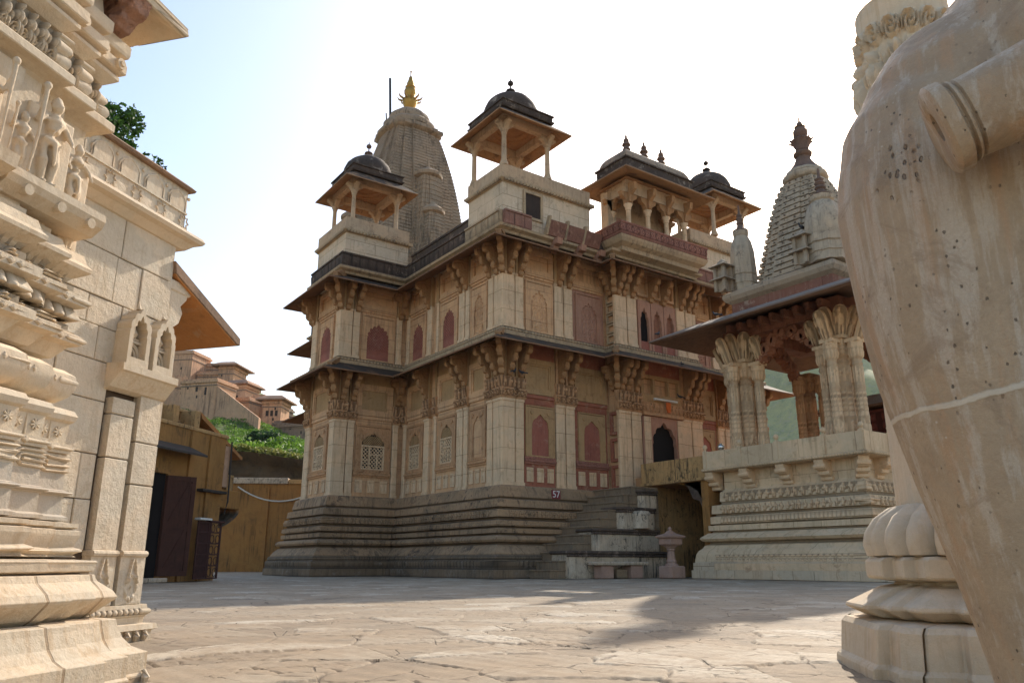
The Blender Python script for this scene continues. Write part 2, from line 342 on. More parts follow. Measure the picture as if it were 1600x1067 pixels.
    def relief(s, path, z0, z1, out, fn, du=.06, nv=8, tilt=0.0):
        """carved band: grid along an open path, pushed outwards by fn(u, v)"""
        P = np.array([p[:2] for p in path], float); sg = s.sgn(False); M = miter(P, False)*sg; U = []; XY = []; MM = []; L = 0
        for k in range(len(P)-1):
            d = np.linalg.norm(P[k+1]-P[k]); n = max(2, int(d/du))
            e = (P[k+1]-P[k])/d; nn = np.array([e[1], -e[0]])*sg
            for j in range(n + (k == len(P)-2)):
                w = j/n; U.append(L+d*w); XY.append(P[k]+(P[k+1]-P[k])*w)
                MM.append(M[k] if j == 0 else (M[-1] if j == n else nn))
            L += d
        U = np.array(U); XY = np.array(XY); MM = np.array(MM); v = np.linspace(0, 1, nv)
        D = fn(U[:, None] + 0*v[None], v[None] + 0*U[:, None])
        o = out + tilt * v[None] + D
        X = XY[:, None, 0] + MM[:, None, 0]*o; Y = XY[:, None, 1] + MM[:, None, 1]*o
        Z = z0 + (z1-z0)*v[None] + 0*X
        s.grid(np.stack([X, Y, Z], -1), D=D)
    def build(s, name, mat, parent=None, smooth=None, bevel=0):
        V = np.concatenate(s.v) if s.v else np.zeros((0, 3))
        if parent is not None: V = V - np.array(wloc(parent))
        me = bpy.data.meshes.new(name); me.from_pydata(V.tolist(), [], s.f); me.update()
        mats = mat if isinstance(mat, (list, tuple)) else [mat]
        for m in mats: me.materials.append(MATS[m])
        if len(mats) > 1: me.polygons.foreach_set('material_index', s.mi)
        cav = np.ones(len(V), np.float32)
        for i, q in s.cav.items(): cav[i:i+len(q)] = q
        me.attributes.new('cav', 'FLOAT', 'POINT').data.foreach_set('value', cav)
        bm = bmesh.new(); bm.from_mesh(me)
        bmesh.ops.remove_doubles(bm, verts=bm.verts, dist=1e-5) if len(V) < 60000 else None
        bmesh.ops.recalc_face_normals(bm, faces=bm.faces) if len(V) < 60000 else None
        bm.to_mesh(me); bm.free()
        if smooth is not None: me.shade_smooth(); me.set_sharp_from_angle(angle=math.radians(smooth))
        o = bpy.data.objects.new(name, me); COL.objects.link(o)
        if parent is not None: o.parent = parent
        if bevel:
            b = o.modifiers.new('bevel', 'BEVEL'); b.width = bevel; b.segments = 1; b.limit_method = 'ANGLE'; b.angle_limit = math.radians(50)
        return o

def miter(P, closed):
    N = len(P); M = np.zeros((N, 2))
    def nrm(a, b):
        d = b - a; d = d/ (np.linalg.norm(d)+1e-12); return np.array([d[1], -d[0]])
    for k in range(N):
        if closed or 0 < k < N-1:
            n1 = nrm(P[k-1], P[k]); n2 = nrm(P[k], P[(k+1) % N]); q = 1 + n1@n2
            M[k] = (n1+n2)/max(q, .2)
        else: M[k] = nrm(P[0], P[1]) if k == 0 else nrm(P[-2], P[-1])
    return M
def wloc(o):
    x = Vector((0, 0, 0))
    while o is not None: x = x + o.location; o = o.parent
    return x
def thing(name, label, cat, loc=(0, 0, 0), group=None):
    o = bpy.data.objects.new(name, None); COL.objects.link(o); o.location = loc; o.empty_display_size = .3
    return tag(o, label, cat, group)
def tag(o, label=None, cat=None, group=None, kind=None):
    if label: o['label'] = label
    if cat: o['category'] = cat
    if group: o['group'] = group
    if kind: o['kind'] = kind
    return o
def copy_tree(o, parent=None, off=None, rz=None):
    c = o.copy(); COL.objects.link(c); c.parent = parent
    if off is not None: c.location = Vector(off)
    if rz is not None: c.rotation_euler = (0, 0, rz)
    for ch in o.children: copy_tree(ch, c)
    return c
def frame(O, ang):
    """local (s along, t outwards, z) -> world; outside is to the right of the direction of s"""
    u = np.array([math.cos(ang), math.sin(ang), 0]); n = np.array([math.sin(ang), -math.cos(ang), 0]); O = np.array(O, float)
    f_ = lambda P: O + P[:, :1]*u + P[:, 1:2]*n + P[:, 2:3]*np.array([0, 0, 1.0])
    f_.mirror = True; return f_

# carved patterns, u in metres and v 0..1, returning the depth of the relief
def h2(a): return np.modf(np.abs(np.sin(a*12.9898)*43758.5453))[0]
def p_lozenge(p, d): return lambda u, v: d*np.clip(1.15 - 2.2*(np.abs((u/p) % 1 - .5) + np.abs(v-.5)), 0, .5)*2
def p_petal(p, d): return lambda u, v: d*np.sqrt(np.clip(1-((u/p) % 1*2-1)**2, 0, 1))*np.clip(.25+v*1.0, 0, 1)*(v < .93)
def p_petal_dn(p, d): return lambda u, v: d*np.sqrt(np.clip(1-((u/p) % 1*2-1)**2, 0, 1))*np.clip(1.2-v*1.0, 0, 1)*(v > .05)
def p_bead(p, d): return lambda u, v: d*np.sqrt(np.clip(1-((u/p) % 1*2-1)**2-((v-.5)*2.2)**2, 0, 1))
def p_dent(p, d, duty=.55): return lambda u, v: d*(((u/p) % 1) < duty)
def p_fig(p, d):
    def fn(u, v):
        k = np.floor(u/p); c = (u/p) % 1 - .5; r = h2(k); q = h2(k+7.3)
        def el(cx, cy, rx, ry): return np.sqrt(np.clip(1-((c-cx)/rx)**2-((v-cy)/ry)**2, 0, 1))
        lean = (r-.5)*.3
        a = np.maximum.reduce([el(lean, .83, .15, .12), el(lean*.5, .56, .24, .22), el(-.12, .24, .12, .28), el(.13, .22, .12, .26), el(lean+.28, .5+.2*(q-.5), .1, .2), el(lean-.28, .55, .1, .17)])
        return d*a*(.75+.25*q)
    return fn
def p_scroll(p, d):
    def fn(u, v):
        c = (u/p) % 1-.5; w = v-.5; r = np.sqrt((c*1.1)**2+(w*.9)**2); a = np.arctan2(w, c)
        return d*np.clip(.5+.5*np.cos(r*26-a*2), 0, 1)*(r < .5)
    return fn
def p_leaf(p, d):
    def fn(u, v):
        c = np.abs((u/p) % 1-.5)*2; e = np.clip(1-c/(np.clip(1.05-v, .02, 1)), 0, 1); return d*np.clip(e*2.2, 0, 1)*(.7+.3*np.cos(v*18+c*4))
    return fn

def cusp_outline(w, zs, zt, z0, n=5, cusp=.09, ogee=True):
    """outline of a multifoil arch opening from bottom-left over the apex to bottom-right"""
    h = zt - zs; L = []; steps = 8
    for k in range(n*steps+1):
        t = k/(n*steps); a = PI*(1-t)
        x = math.cos(a); y = math.sin(a)
        if ogee: y = y**.85 + .16*max(0, 1-abs(x)*2.2)**1.5
        cu = 1 - cusp*(1-abs(math.sin(n*PI*t)))*(1 if 0 < t < 1 else 0)*1.6
        L.append((x*w/2*cu, zs + y*h/1.16*cu if ogee else zs + y*h*cu))
    return [(-w/2, z0)] + L + [(w/2, z0)]
def arch_panel(mb, s0, s1, z0, z1, ow, zs, zt, t0, t1, oz=None, n=5, cusp=.09):
    """rectangular slab between depths t0 (back) and t1 (face) with a cusped arch opening"""
    c = (s0+s1)/2; oz = z0 if oz is None else oz
    O = [(c+x, z) for x, z in cusp_outline(ow, zs, zt, oz, n, cusp)]
    B = []
    m = len(O)
    for k, (x, z) in enumerate(O):
        if k == 0: B.append((s0, z0))
        elif k == m-1: B.append((s1, z0))
        else:
            q = (x-c)/(ow/2)
            ang = (k-1)/(m-3)
            if ang < .16: B.append((s0, zs+(z1-zs)*ang/.16))
            elif ang > .84: B.append((s1, zs+(z1-zs)*(1-ang)/.16))
            else: B.append((s0+(s1-s0)*(ang-.16)/.68, z1))
    a = mb.addv([(x, t1, z) for x, z in O]); b = mb.addv([(x, t1, z) for x, z in B]); e = mb.addv([(x, t0, z) for x, z in O]); g = mb.addv([(x, t0, z) for x, z in B])
    mb.quads([(a+k, a+k+1, b+k+1, b+k) for k in range(m-1)]); mb.quads([(a+k, e+k, e+k+1, a+k+1) for k in range(m-1)])
    mb.quads([(b+k, b+k+1, g+k+1, g+k) for k in range(m-1)])
    if oz > z0+1e-4: mb.face(a, b, b+m-1, a+m-1); mb.face(a, a+m-1, e+m-1, e)

# ------------------------------------------------------------------ main temple
X0, Y0 = 16.65, 24.0
PLAN = [(16.65, 24.0), (22.05, 24.0), (22.05, 23.35), (27.15, 23.35), (27.15, 24.0), (32.6, 24.0), (32.6, 44.0),
        (16.65, 44.0), (16.65, 35.45), (13.34, 35.45), (13.34, 32.05), (16.65, 32.05)]
VIS = [(16.65, 44.0), (16.65, 35.45), (13.34, 35.45), (13.34, 32.05), (16.65, 32.05), (16.65, 24.0), (22.05, 24.0), (22.05, 23.35), (27.15, 23.35), (27.15, 24.0), (32.6, 24.0)]
T = thing('temple', 'two storey cream and red sandstone temple with sloping eaves, domed kiosks and tall spire', 'temple', (24.6, 24.0, 0))
def part(mb, name, mat, parent=T, **kw): return mb.build(name, mat, parent, **kw)

m = MB(); m.sweep(PLAN, [(-.15, 3.0), (-.15, 13.3)], True, True); part(m, 'wall', 'cream_plaster')
m = MB(); m.sweep(PLAN, [(-.149, 13.3), (.02, 13.3), (.02, 13.6), (-.3, 13.62)], True, True); part(m, 'roof_slab', 'roof_dark')
# plinth: stepped mouldings with carved courses
PL = [(1.1, 0, .3), (1.1, .10), (1.1, .28), (1.05, .30, 0), (1.05, .33, 0), (1.02, .35), (1.02, .62), (.96, .63, 0), (.96, .66, 0), (.97, .68), (.95, .78)]
m = MB(); m.sweep(PLAN, PL + [(.80, .84)], True); 
m.relief(VIS, .34, .60, 1.03, p_petal(.22, .045), .055, 7); m.relief(VIS, .64, .76, .96, p_bead(.12, .03), .04, 5)
part(m, 'plinth_base', 'plinth_base')
PL2 = [(.90, .78, .2), (.88, .86), (.76, 1.02), (.66, 1.12), (.60, 1.15, .15), (.56, 1.17, 0), (.56, 1.21, 0), (.70, 1.24, .6), (.75, 1.32), (.72, 1.40), (.62, 1.46, .7), (.50, 1.475, 0), (.46, 1.49, 0), (.46, 1.535, 0),
       (.57, 1.55, .7), (.575, 1.70), (.54, 1.715, .6), (.42, 1.73, 0), (.42, 1.775, 0), (.555, 1.80, .6), (.555, 1.98), (.42, 2.02, 0), (.38, 2.04, 0), (.38, 2.09, 0), (.50, 2.12, .6), (.49, 2.36), (.34, 2.40, 0), (.31, 2.42, 0), (.31, 2.455, 0),
       (.42, 2.48, .6), (.39, 2.74), (.22, 2.78, 0), (.20, 2.80, 0), (.20, 2.83, 0), (.25, 2.85, .5), (.25, 2.90), (.18, 3.20), (.16, 3.24), (.10, 3.29, .7), (-.10, 3.295)]
m = MB(); m.sweep(PLAN, PL2, True); part(m, 'plinth', 'plinth_stone')
m = MB(); m.relief(VIS, 1.81, 1.98, .53, p_petal_dn(.17, .05), .045, 6); m.relief(VIS, 2.13, 2.36, .475, p_fig(.20, .07), .035, 9); m.relief(VIS, 2.50, 2.73, .375, p_scroll(.23, .05), .035, 8, -.02)
part(m, 'plinth_frieze', 'plinth_stone')
# eaves
def eave(zr, zt, o, name, plan=PLAN, parent=T, drop=.13, th=.06):
    m = MB(); pr = []
    for k in range(5):
        w = k/4; pr.append((o*w, zr - (zr-zt-th)*(w**.9)))
    pr2 = [(o*w, zr-drop - (zr-drop-zt)*(w**.9)) for w in (1, .75, .5, .25, 0)]
    m.sweep(plan, pr + pr2, True, loop=True); return part(m, name, 'eave_stone', parent)
eave(9.16, 8.50, 1.15, 'lower_eave'); eave(13.24, 12.60, 1.15, 'upper_eave')
m = MB(); m.sweep(PLAN, [(-.14, 9.10), (.10, 9.10), (.12, 9.22), (.06, 9.26), (-.14, 9.27)], True); m.relief(VIS, 9.26, 9.40, .02, p_bead(.16, .06), .04, 6)
m.sweep(PLAN, [(.02, 9.26), (.02, 9.40), (-.14, 9.42)], True); part(m, 'string_course', 'moulding_pale')

FR = frame((0, 24.0, 0), 0); FB = frame((0, 23.35, 0), 0); FL = frame((16.65, 0, 0), -PI/2); FT = frame((0, 32.05, 0), 0); FTL = frame((13.34, 0, 0), -PI/2)
FRET = frame((22.05, 0, 0), -PI/2)
# brackets: one shape, copied
def bracket_mesh(z0, w=.20):
    m = MB(); pr = [(-.14, 0), (.06, .02), (.12, .06), (.14, .22), (.22, .25), (.27, .32), (.29, .50), (.42, .54), (.48, .62), (.50, .84), (.66, .88), (.72, .96), (.74, 1.18), (-.14, 1.60)]
    m.prism(pr, 1, -w/2, w/2)
    for (x, z, r) in ((.09, .13, .045), (.24, .38, .045), (.44, .70, .05)):
        m.tube([(x, -w/2-.03, z), (x, w/2+.03, z)], r, 7)
    m.box(.0, .70, -w/2-.04, w/2+.04, 1.17, 1.21)
    return m
bproto = bracket_mesh(0).build('bracket', 'bracket_stone', None)
bproto.parent = T; used_b = []
def bracket(F, s, z, rz, mat=None, sc=1.0):
    p = F(np.array([[s, 0.0, z]]))[0] - np.array(wloc(T))
    if not used_b: o = bproto
    else: o = bproto.copy(); COL.objects.link(o); o.parent = T
    used_b.append(o); o.location = Vector(p); o.rotation_euler = (0, 0, rz); o.scale = (sc, 1, sc); return o
def pilaster(F, s0, s1, z0, z1, mat='pilaster_stone', t=.0, grooves=True):
    m = MB(F); ch = min(.03, (s1-s0)*.12)
    m.sweep([(s0, t), (s0, -.2), (s1, -.2), (s1, t)][::-1], [(0, z0), (0, z1)], True, True) if False else None
    for a, b, tt, zz0, zz1 in ((s0, s1, t, z0+.12, z1-.1), (s0-.02, s1+.02, t+.035, z0, z0+.12), (s0-.015, s1+.015, t+.03, z1-.1, z1)):
        P = [(a, -.148), (a, tt-ch), (a+ch, tt), (b-ch, tt), (b, tt-ch), (b, -.148)]
        i = m.addv([(x, y, zz0) for x, y in P]); j = m.addv([(x, y, zz1) for x, y in P]); m.ring(i, j, 6)
        m.face(*[i+k for k in range(5, -1, -1)]); m.face(*[j+k for k in range(6)])
    return part(m, 'pilaster', mat)
def capital(F, s0, s1, z0, z1, mat='carved_cream', t=.0):
    m = MB(F); h = z1-z0
    # flared block with carved figures, three stages
    for a, b, zz0, zz1, fn in ((.03, .16, z0, z0+.08, None), (.05, .20, z0+.08, z0+.42*h, p_scroll(.24, .07)), (.10, .02, z0+.42*h, z0+.47*h, None), (.03, .18, z0+.47*h, z1, p_fig(.22, .08))):
        path = [(s0-a, -.148), (s0-a, a), (s1+a, a), (s1+a, -.148)]
        P0 = [(s0-a, -.148), (s0-a, a), (s1+a, a), (s1+a, -.148)]; e = b-a if b > a else 0
        i = m.addv([(x, y, zz0) for x, y in P0]); j = m.addv([(s0-a-e*.4, -.148, zz1), (s0-a-e*.4, a+e*.4, zz1), (s1+a+e*.4, a+e*.4, zz1), (s1+a+e*.4, -.148, zz1)])
        m.ring(i, j, 4); m.face(i+3, i+2, i+1, i); m.face(j, j+1, j+2, j+3)
        if fn is not None:
            # carved skin on the front
            U = np.linspace(s0-a, s1+a, max(5, int((s1-s0+2*a)/.035))); V = np.linspace(.03, .97, 9); UU, VV = np.meshgrid(U, V, indexing='ij')
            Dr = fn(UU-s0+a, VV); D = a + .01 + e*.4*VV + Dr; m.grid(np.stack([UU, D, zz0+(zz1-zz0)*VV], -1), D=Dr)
    return part(m, 'capital', mat)

def slab(m, s0, s1, t0, t1, z0, z1): m.box(s0, s1, t0, t1, z0, z1)
def frame_rect(m, s0, s1, z0, z1, t0, t1, w):
    m.box(s0, s1, t0, t1, z0, z0+w); m.box(s0, s1, t0, t1, z1-w, z1); m.box(s0, s0+w, t0, t1, z0+w, z1-w); m.box(s1-w, s1, t0, t1, z0+w, z1-w)
def lattice(m, s0, s1, z0, z1, t, pitch, bar=.03):
    """diagonal stone lattice clipped to a rectangle"""
    W_, H_ = s1-s0, z1-z0; k = -H_
    while k < W_:
        for sg in (1, -1):
            a = max(0, k); b = min(W_, k+H_)
            if b-a > pitch*.3:
                za, zb = a-k, b-k
                if sg < 0: A = (s1-a, z0+za); B = (s1-b, z0+zb)
                else: A = (s0+a, z0+za); B = (s0+b, z0+zb)
                d = np.array([B[0]-A[0], B[1]-A[1]]); d /= np.linalg.norm(d); q = np.array([-d[1], d[0]])*bar/2
                tt = t + (.004 if sg < 0 else 0)
                i = m.addv([(A[0]-q[0], tt, A[1]-q[1]), (B[0]-q[0], tt, B[1]-q[1]), (B[0]+q[0], tt, B[1]+q[1]), (A[0]+q[0], tt, A[1]+q[1]),
                            (A[0]-q[0], tt-.04, A[1]-q[1]), (B[0]-q[0], tt-.04, B[1]-q[1]), (B[0]+q[0], tt-.04, B[1]+q[1]), (A[0]+q[0], tt-.04, A[1]+q[1])])
                m.quads([(i, i+1, i+2, i+3), (i, i+4, i+5, i+1), (i+3, i+2, i+6, i+7)])
        k += pitch

def bay_lower(F, s0, s1, red=True, kind='blind', aw=None):
    fm = 'red_stone' if red else 'cream_plaster'; c = (s0+s1)/2; w = s1-s0
    # dado with square carved plaques
    m = MB(F); m.box(s0, s1, -.147, -.085, 3.30, 4.16); m.box(s0, s1, -.147, -.06, 3.30, 3.36)
    d = part(m, 'dado', fm)
    n = 3 if w > 1.1 else 2; pw = min(.34, w/n*.62)
    for k in range(n):
        cc = s0 + w*(k+.5)/n; m = MB(F); frame_rect(m, cc-pw/2, cc+pw/2, 3.48, 4.02, -.084, -.045, .05)
        U, V = np.meshgrid(np.linspace(cc-pw/2+.05, cc+pw/2-.05, 8), np.linspace(0, 1, 9), indexing='ij')
        m.grid(np.stack([U, -.075 + p_fig(pw-.1, .035)(U-cc+pw/2-.05, V), 3.53+.44*V], -1)); part(m, 'plaque', 'pilaster_stone', d)
    m = MB(F); m.box(s0, s1, -.147, -.03, 4.16, 4.24); m.box(s0, s1, -.147, .02, 4.24, 4.32); m.box(s0, s1, -.147, -.04, 4.32, 4.44)
    U, V = np.meshgrid(np.linspace(s0, s1, max(6, int(w/.04))), np.linspace(0, 1, 6), indexing='ij'); m.grid(np.stack([U, -.036+p_lozenge(.16, .03)(U, V), 4.32+.12*V], -1))
    part(m, 'sill_moulding', 'red_carved' if red else 'carved_cream')
    # arched niche
    ow = aw or min(.86, w*.56); pm = min(w*.5-.02, ow*.5+.24)
    m = MB(F); m.box(s0, s1, -.147, -.10, 4.44, 6.48); back = part(m, 'niche_back', fm)
    m = MB(F); arch_panel(m, c-pm, c+pm, 4.45, 6.36, ow, 5.50, 6.12, -.099, -.035, n=3 if kind == 'blind' else 5, cusp=.05)
    frame_rect(m, c-pm-.05, c+pm+.05, 4.44, 6.43, -.099, -.02, .05)
    for sx in (-1, 1): m.lathe((0, 0, 0), [(0, 0)], 3) if False else m.tube([(c+sx*pm*.62, -.04, 6.16), (c+sx*pm*.62, .0, 6.16)], .085, 10)
    win = part(m, 'window' if kind != 'blind' else 'arched_niche', 'ochre_panel' if red else 'carved_cream')
    if kind == 'blind':
        m = MB(F); m.box(c-ow/2, c+ow/2, -.0985, -.075, 4.46, 6.05); part(m, 'niche_panel', 'window_red' if red else 'cream_plaster', win)
    else:
        m = MB(F); m.box(c-ow/2+.02, c+ow/2-.02, -.0985, -.094, 4.5, 6.05); part(m, 'shade', 'door_black', win)
        m = MB(F); a = ow/2; frame_rect(m, c-a, c+a, 4.47, 5.56, -.092, -.03, .06)
        m.box(c-a*.34, c-a*.22, -.092, -.028, 4.53, 5.50); m.box(c-a*.22, c+a*.94, -.092, -.030, 5.12, 5.18); m.box(c+a*.34, c+a*.44, -.092, -.026, 4.53, 5.12); m.box(c-a*.94, c-a*.34, -.092, -.030, 4.86, 4.92)
        lattice(m, c-a+.05, c+a-.05, 4.52, 5.52, -.05, .17, .034); part(m, 'marble_screen', 'pilaster_stone', win)
        m = MB(F); lattice(m, c-a*.86, c+a*.86, 5.58, 5.98, -.06, .11, .03); part(m, 'fanlight', 'ochre_panel', win)
    # band and recessed panel
    m = MB(F); m.box(s0, s1, -.147, -.075, 6.48, 6.72); m.box(s0, s1, -.147, -.02, 6.72, 6.86); part(m, 'band', fm)
    m = MB(F); frame_rect(m, s0, s1, 6.88, 8.30, -.147, -.02, .20); frame_rect(m, s0+.2, s1-.2, 7.08, 8.10, -.147, -.06, .07); fr_ = part(m, 'panel_frame', 'cream_plaster' if not red else 'ochre_panel')
    m = MB(F); m.box(s0+.26, s1-.26, -.147, -.11, 7.14, 8.04); part(m, 'panel', 'ochre_panel', fr_)
    m = MB(F); m.box(s0, s1, -.147, -.06, 8.30, 9.05); part(m, 'frieze', 'red_stone' if red else 'ochre_panel')
def bay_upper(F, s0, s1, kind='blind', red=False, aw=None):
    c = (s0+s1)/2; w = s1-s0; ow = aw or min(.9, w*.56)
    m = MB(F); m.box(s0, s1, -.147, -.10, 9.42, 11.70); part(m, 'niche_back', 'red_pale' if red else 'cream_plaster')
    m = MB(F); pm = min(w*.5-.03, ow/2+.22); arch_panel(m, c-pm, c+pm, 9.44, 11.5, ow, 10.55, 11.22, -.099, -.04, n=7, cusp=.10)
    frame_rect(m, c-pm-.06, c+pm+.06, 9.43, 11.58, -.099, -.015, .06)
    win = part(m, 'window' if kind == 'jali' else 'arched_niche', 'cream_plaster' if not red else 'red_pale')
    m = MB(F)
    if kind == 'jali':
        m.box(c-ow/2, c+ow/2, -.0985, -.092, 9.46, 11.18); m.box(c-ow/2, c+ow/2, -.0985, -.06, 9.46, 9.86); m.box(c-ow/2, c+ow/2, -.0985, -.05, 9.86, 9.92)
        m.cur = 0; lattice(m, c-ow/2, c+ow/2, 9.92, 11.15, -.055, .135, .045); part(m, 'lattice_screen', 'window_red', win)
    elif kind == 'tree':
        U, V = np.meshgrid(np.linspace(c-ow*.4, c+ow*.4, 18), np.linspace(0, 1, 26), indexing='ij'); m.grid(np.stack([U, -.095+p_scroll(.26, .05)(U, V*3 % 1), 9.5+1.55*V], -1)); part(m, 'niche_panel', 'cream_plaster' if not red else 'red_pale', win)
    else:
        m.box(c-ow/2, c+ow/2, -.0985, -.08, 9.46, 11.1); part(m, 'niche_panel', 'window_red' if kind == 'red' else 'cream_plaster', win)
    m = MB(F); m.box(s0, s1, -.147, -.05, 11.70, 11.80); m.box(s0, s1, -.147, .0, 11.80, 11.88); part(m, 'band', 'cream_plaster')
    m = MB(F); frame_rect(m, s0, s1, 11.9, 12.95, -.147, -.03, .16); frame_rect(m, s0+.16, s1-.16, 12.06, 12.79, -.147, -.06, .06); part(m, 'panel_frame', 'cream_plaster')

def pil_set(F, s0, s1, rz, red=False, up=True, lo=True, br=True, nb=1, mat='pilaster_stone'):
    if lo:
        pilaster(F, s0, s1, 3.30, 6.58, mat); capital(F, s0, s1, 6.58, 7.42, 'carved_cream')
        m = MB(F); m.box(s0+.02, s1-.02, -.147, -.01, 7.42, 9.0); part(m, 'pilaster_neck', 'ochre_panel' if not red else 'carved_cream')
    if up:
        pilaster(F, s0, s1, 9.42, 11.72, mat); m = MB(F); m.box(s0, s1, -.147, .015, 11.72, 13.1); part(m, 'pilaster_neck', 'ochre_panel')
    if br:
        for k in range(nb):
            s = s0 + (s1-s0)*(k+.5)/nb
            if lo: bracket(F, s, 7.42, rz)
            if up: bracket(F, s, 11.60, rz)
RN = -PI/2; LN = PI     # outward headings of the right (-Y) and left (-X) faces
for mir in (0, 1):
    def q(a, b): return (a, b) if not mir else (49.2-b, 49.2-a)
    pil_set(FR, *q(16.66, 17.27), RN, nb=1); pil_set(FR, *q(17.31, 17.70), RN, nb=1)
    pil_set(FR, *q(19.29, 19.74), RN, True); pil_set(FR, *q(19.80, 20.25), RN, True)
    bay_lower(FR, *q(17.76, 19.25), True); bay_lower(FR, *q(20.30, 22.04), True)
    bay_upper(FR, *q(17.76, 19.25), 'tree'); bay_upper(FR, *q(20.30, 22.04), 'tree', True)
# central bay
for mir in (0, 1):
    def q(a, b): return (a, b) if not mir else (49.2-b, 49.2-a)
    pil_set(FB, *q(22.06, 22.74), RN, True, nb=2); pil_set(FB, *q(22.80, 23.35), RN, True, mat='pilaster_stone')
m = MB(FRET)
for z in (3.4, 4.5, 5.6): frame_rect(m, -23.96, -23.40, z, z+.95, -.147, -.03, .12)
part(m, 'return_panel', 'red_stone')
m = MB(FRET)
for k in range(5): frame_rect(m, -23.96, -23.42, 9.5+.45*k, 9.9+.45*k, -.147, -.03, .07)
part(m, 'return_panel', 'moulding_pale')
bracket(frame((22.05, 0, 0), -PI/2), -23.6, 7.42, PI, sc=.8); bracket(frame((22.05, 0, 0), -PI/2), -23.6, 11.60, PI, sc=.8)
# doorway
m = MB(FB); arch_panel(m, 23.40, 25.80, 3.30, 6.50, 1.45, 5.3, 6.3, -.146, .06, n=5, cusp=.06)
dr = part(m, 'doorway', 'red_pale')
m = MB(FB); m.box(23.6, 25.6, -.1465, -.12, 3.31, 6.35); part(m, 'door_opening', 'door_black', dr)
for xa in (23.42, 25.42): m = MB(FB); m.box(xa, xa+.36, .061, .10, 3.30, 6.45); part(m, 'door_jamb', 'pilaster_stone', dr)
m = MB(FB); m.box(23.38, 25.82, -.146, .14, 6.52, 6.66); 
U, V = np.meshgrid(np.linspace(23.4, 25.8, 70), np.linspace(0, 1, 9), indexing='ij'); m.grid(np.stack([U, .06+p_fig(.22, .08)(U, V), 6.68+.42*V], -1)); m.box(23.38, 25.82, -.146, .05, 6.66, 7.12); part(m, 'lintel', 'carved_cream', dr)
m = MB(FB); m.box(23.38, 25.82, -.146, .03, 7.12, 7.3); frame_rect(m, 23.38, 25.82, 7.3, 8.3, -.146, .02, .16); m.box(24.10, 24.20, -.146, .02, 7.46, 8.14); m.box(25.0, 25.1, -.146, .02, 7.46, 8.14); part(m, 'panel_frame', 'ochre_panel')
m = MB(FB); m.box(23.38, 25.82, -.146, -.03, 8.3, 9.05); part(m, 'frieze', 'red_stone')
# three-arched balcony above the door
for k in range(3):
    a = 23.40 + .80*k; m = MB(FB); arch_panel(m, a+.02, a+.78, 9.42, 11.65, .52, 10.5, 11.35, -.146, .0, n=5, cusp=.08); w_ = part(m, 'balcony_arch', 'red_pale')
    m = MB(FB); m.box(a+.12, a+.68, -.1462, -.13, 9.45, 11.4); part(m, 'recess', 'door_black' if k == 0 else 'pavilion_brown', w_)
    m = MB(FB); m.box(a+.1, a+.7, -.12, -.05, 9.43, 9.8); part(m, 'sill_panel', 'window_red', w_)
    m = MB(FB); frame_rect(m, a+.04, a+.76, 11.85, 12.9, -.146, -.02, .12); part(m, 'panel_frame', 'cream_plaster')
for a in (24.2, 25.0): bracket(FB, a, 11.60, RN, sc=.85)
# left facade (s = -Y)
for a, b in ((-24.62, -24.02), (-25.05, -24.68), (-26.75, -26.46), (-27.28, -26.84), (-29.15, -28.98), (-30.02, -29.6), (-31.98, -31.72)):
    pil_set(FL, a, b, LN, nb=1, br=(b-a) > .25)
bay_lower(FL, -26.42, -25.1, False, 'blind', .62); bay_upper(FL, -26.42, -25.1, 'tree', aw=.66)
bay_lower(FL, -28.95, -27.32, False, 'screen', .92); bay_upper(FL, -28.95, -27.32, 'jali', aw=.92)
bay_lower(FL, -31.70, -30.06, False, 'screen', .92); bay_upper(FL, -31.70, -30.06, 'jali', aw=.92)
# left wing
pil_set(FT, 13.35, 13.95, RN, nb=1); pil_set(FT, 13.99, 14.32, RN); pil_set(FT, 16.2, 16.48, RN)
bay_lower(FT, 14.36, 16.16, False, 'screen', 1.12); bay_upper(FT, 14.36, 16.16, 'jali', aw=1.10)
pil_set(FTL, -32.60, -32.06, LN, nb=1); pil_set(FTL, -35.44, -34.85, LN, nb=1)
bay_lower(FTL, -34.80, -32.64, False, 'screen', 1.12); bay_upper(FTL, -34.80, -32.64, 'jali', aw=1.10)
# diagonal brackets at the outer corners
for (x, y) in ((16.65, 24.0), (13.34, 32.05)):
    for z in (7.42, 11.60):
        bracket(lambda P, x=x, y=y: np.array([[x, y, P[0, 2]]]), 0, z, -3*PI/4, sc=1.25)
for (x, y) in ((13.34, 35.45),):
    for z in (7.42, 11.60): bracket(lambda P, x=x, y=y: np.array([[x, y, P[0, 2]]]), 0, z, 3*PI/4, sc=1.25)
for z in (7.42, 11.60): bracket(lambda P: np.array([[22.05, 23.35, P[0, 2]]]), 0, z, -3*PI/4, sc=1.25)

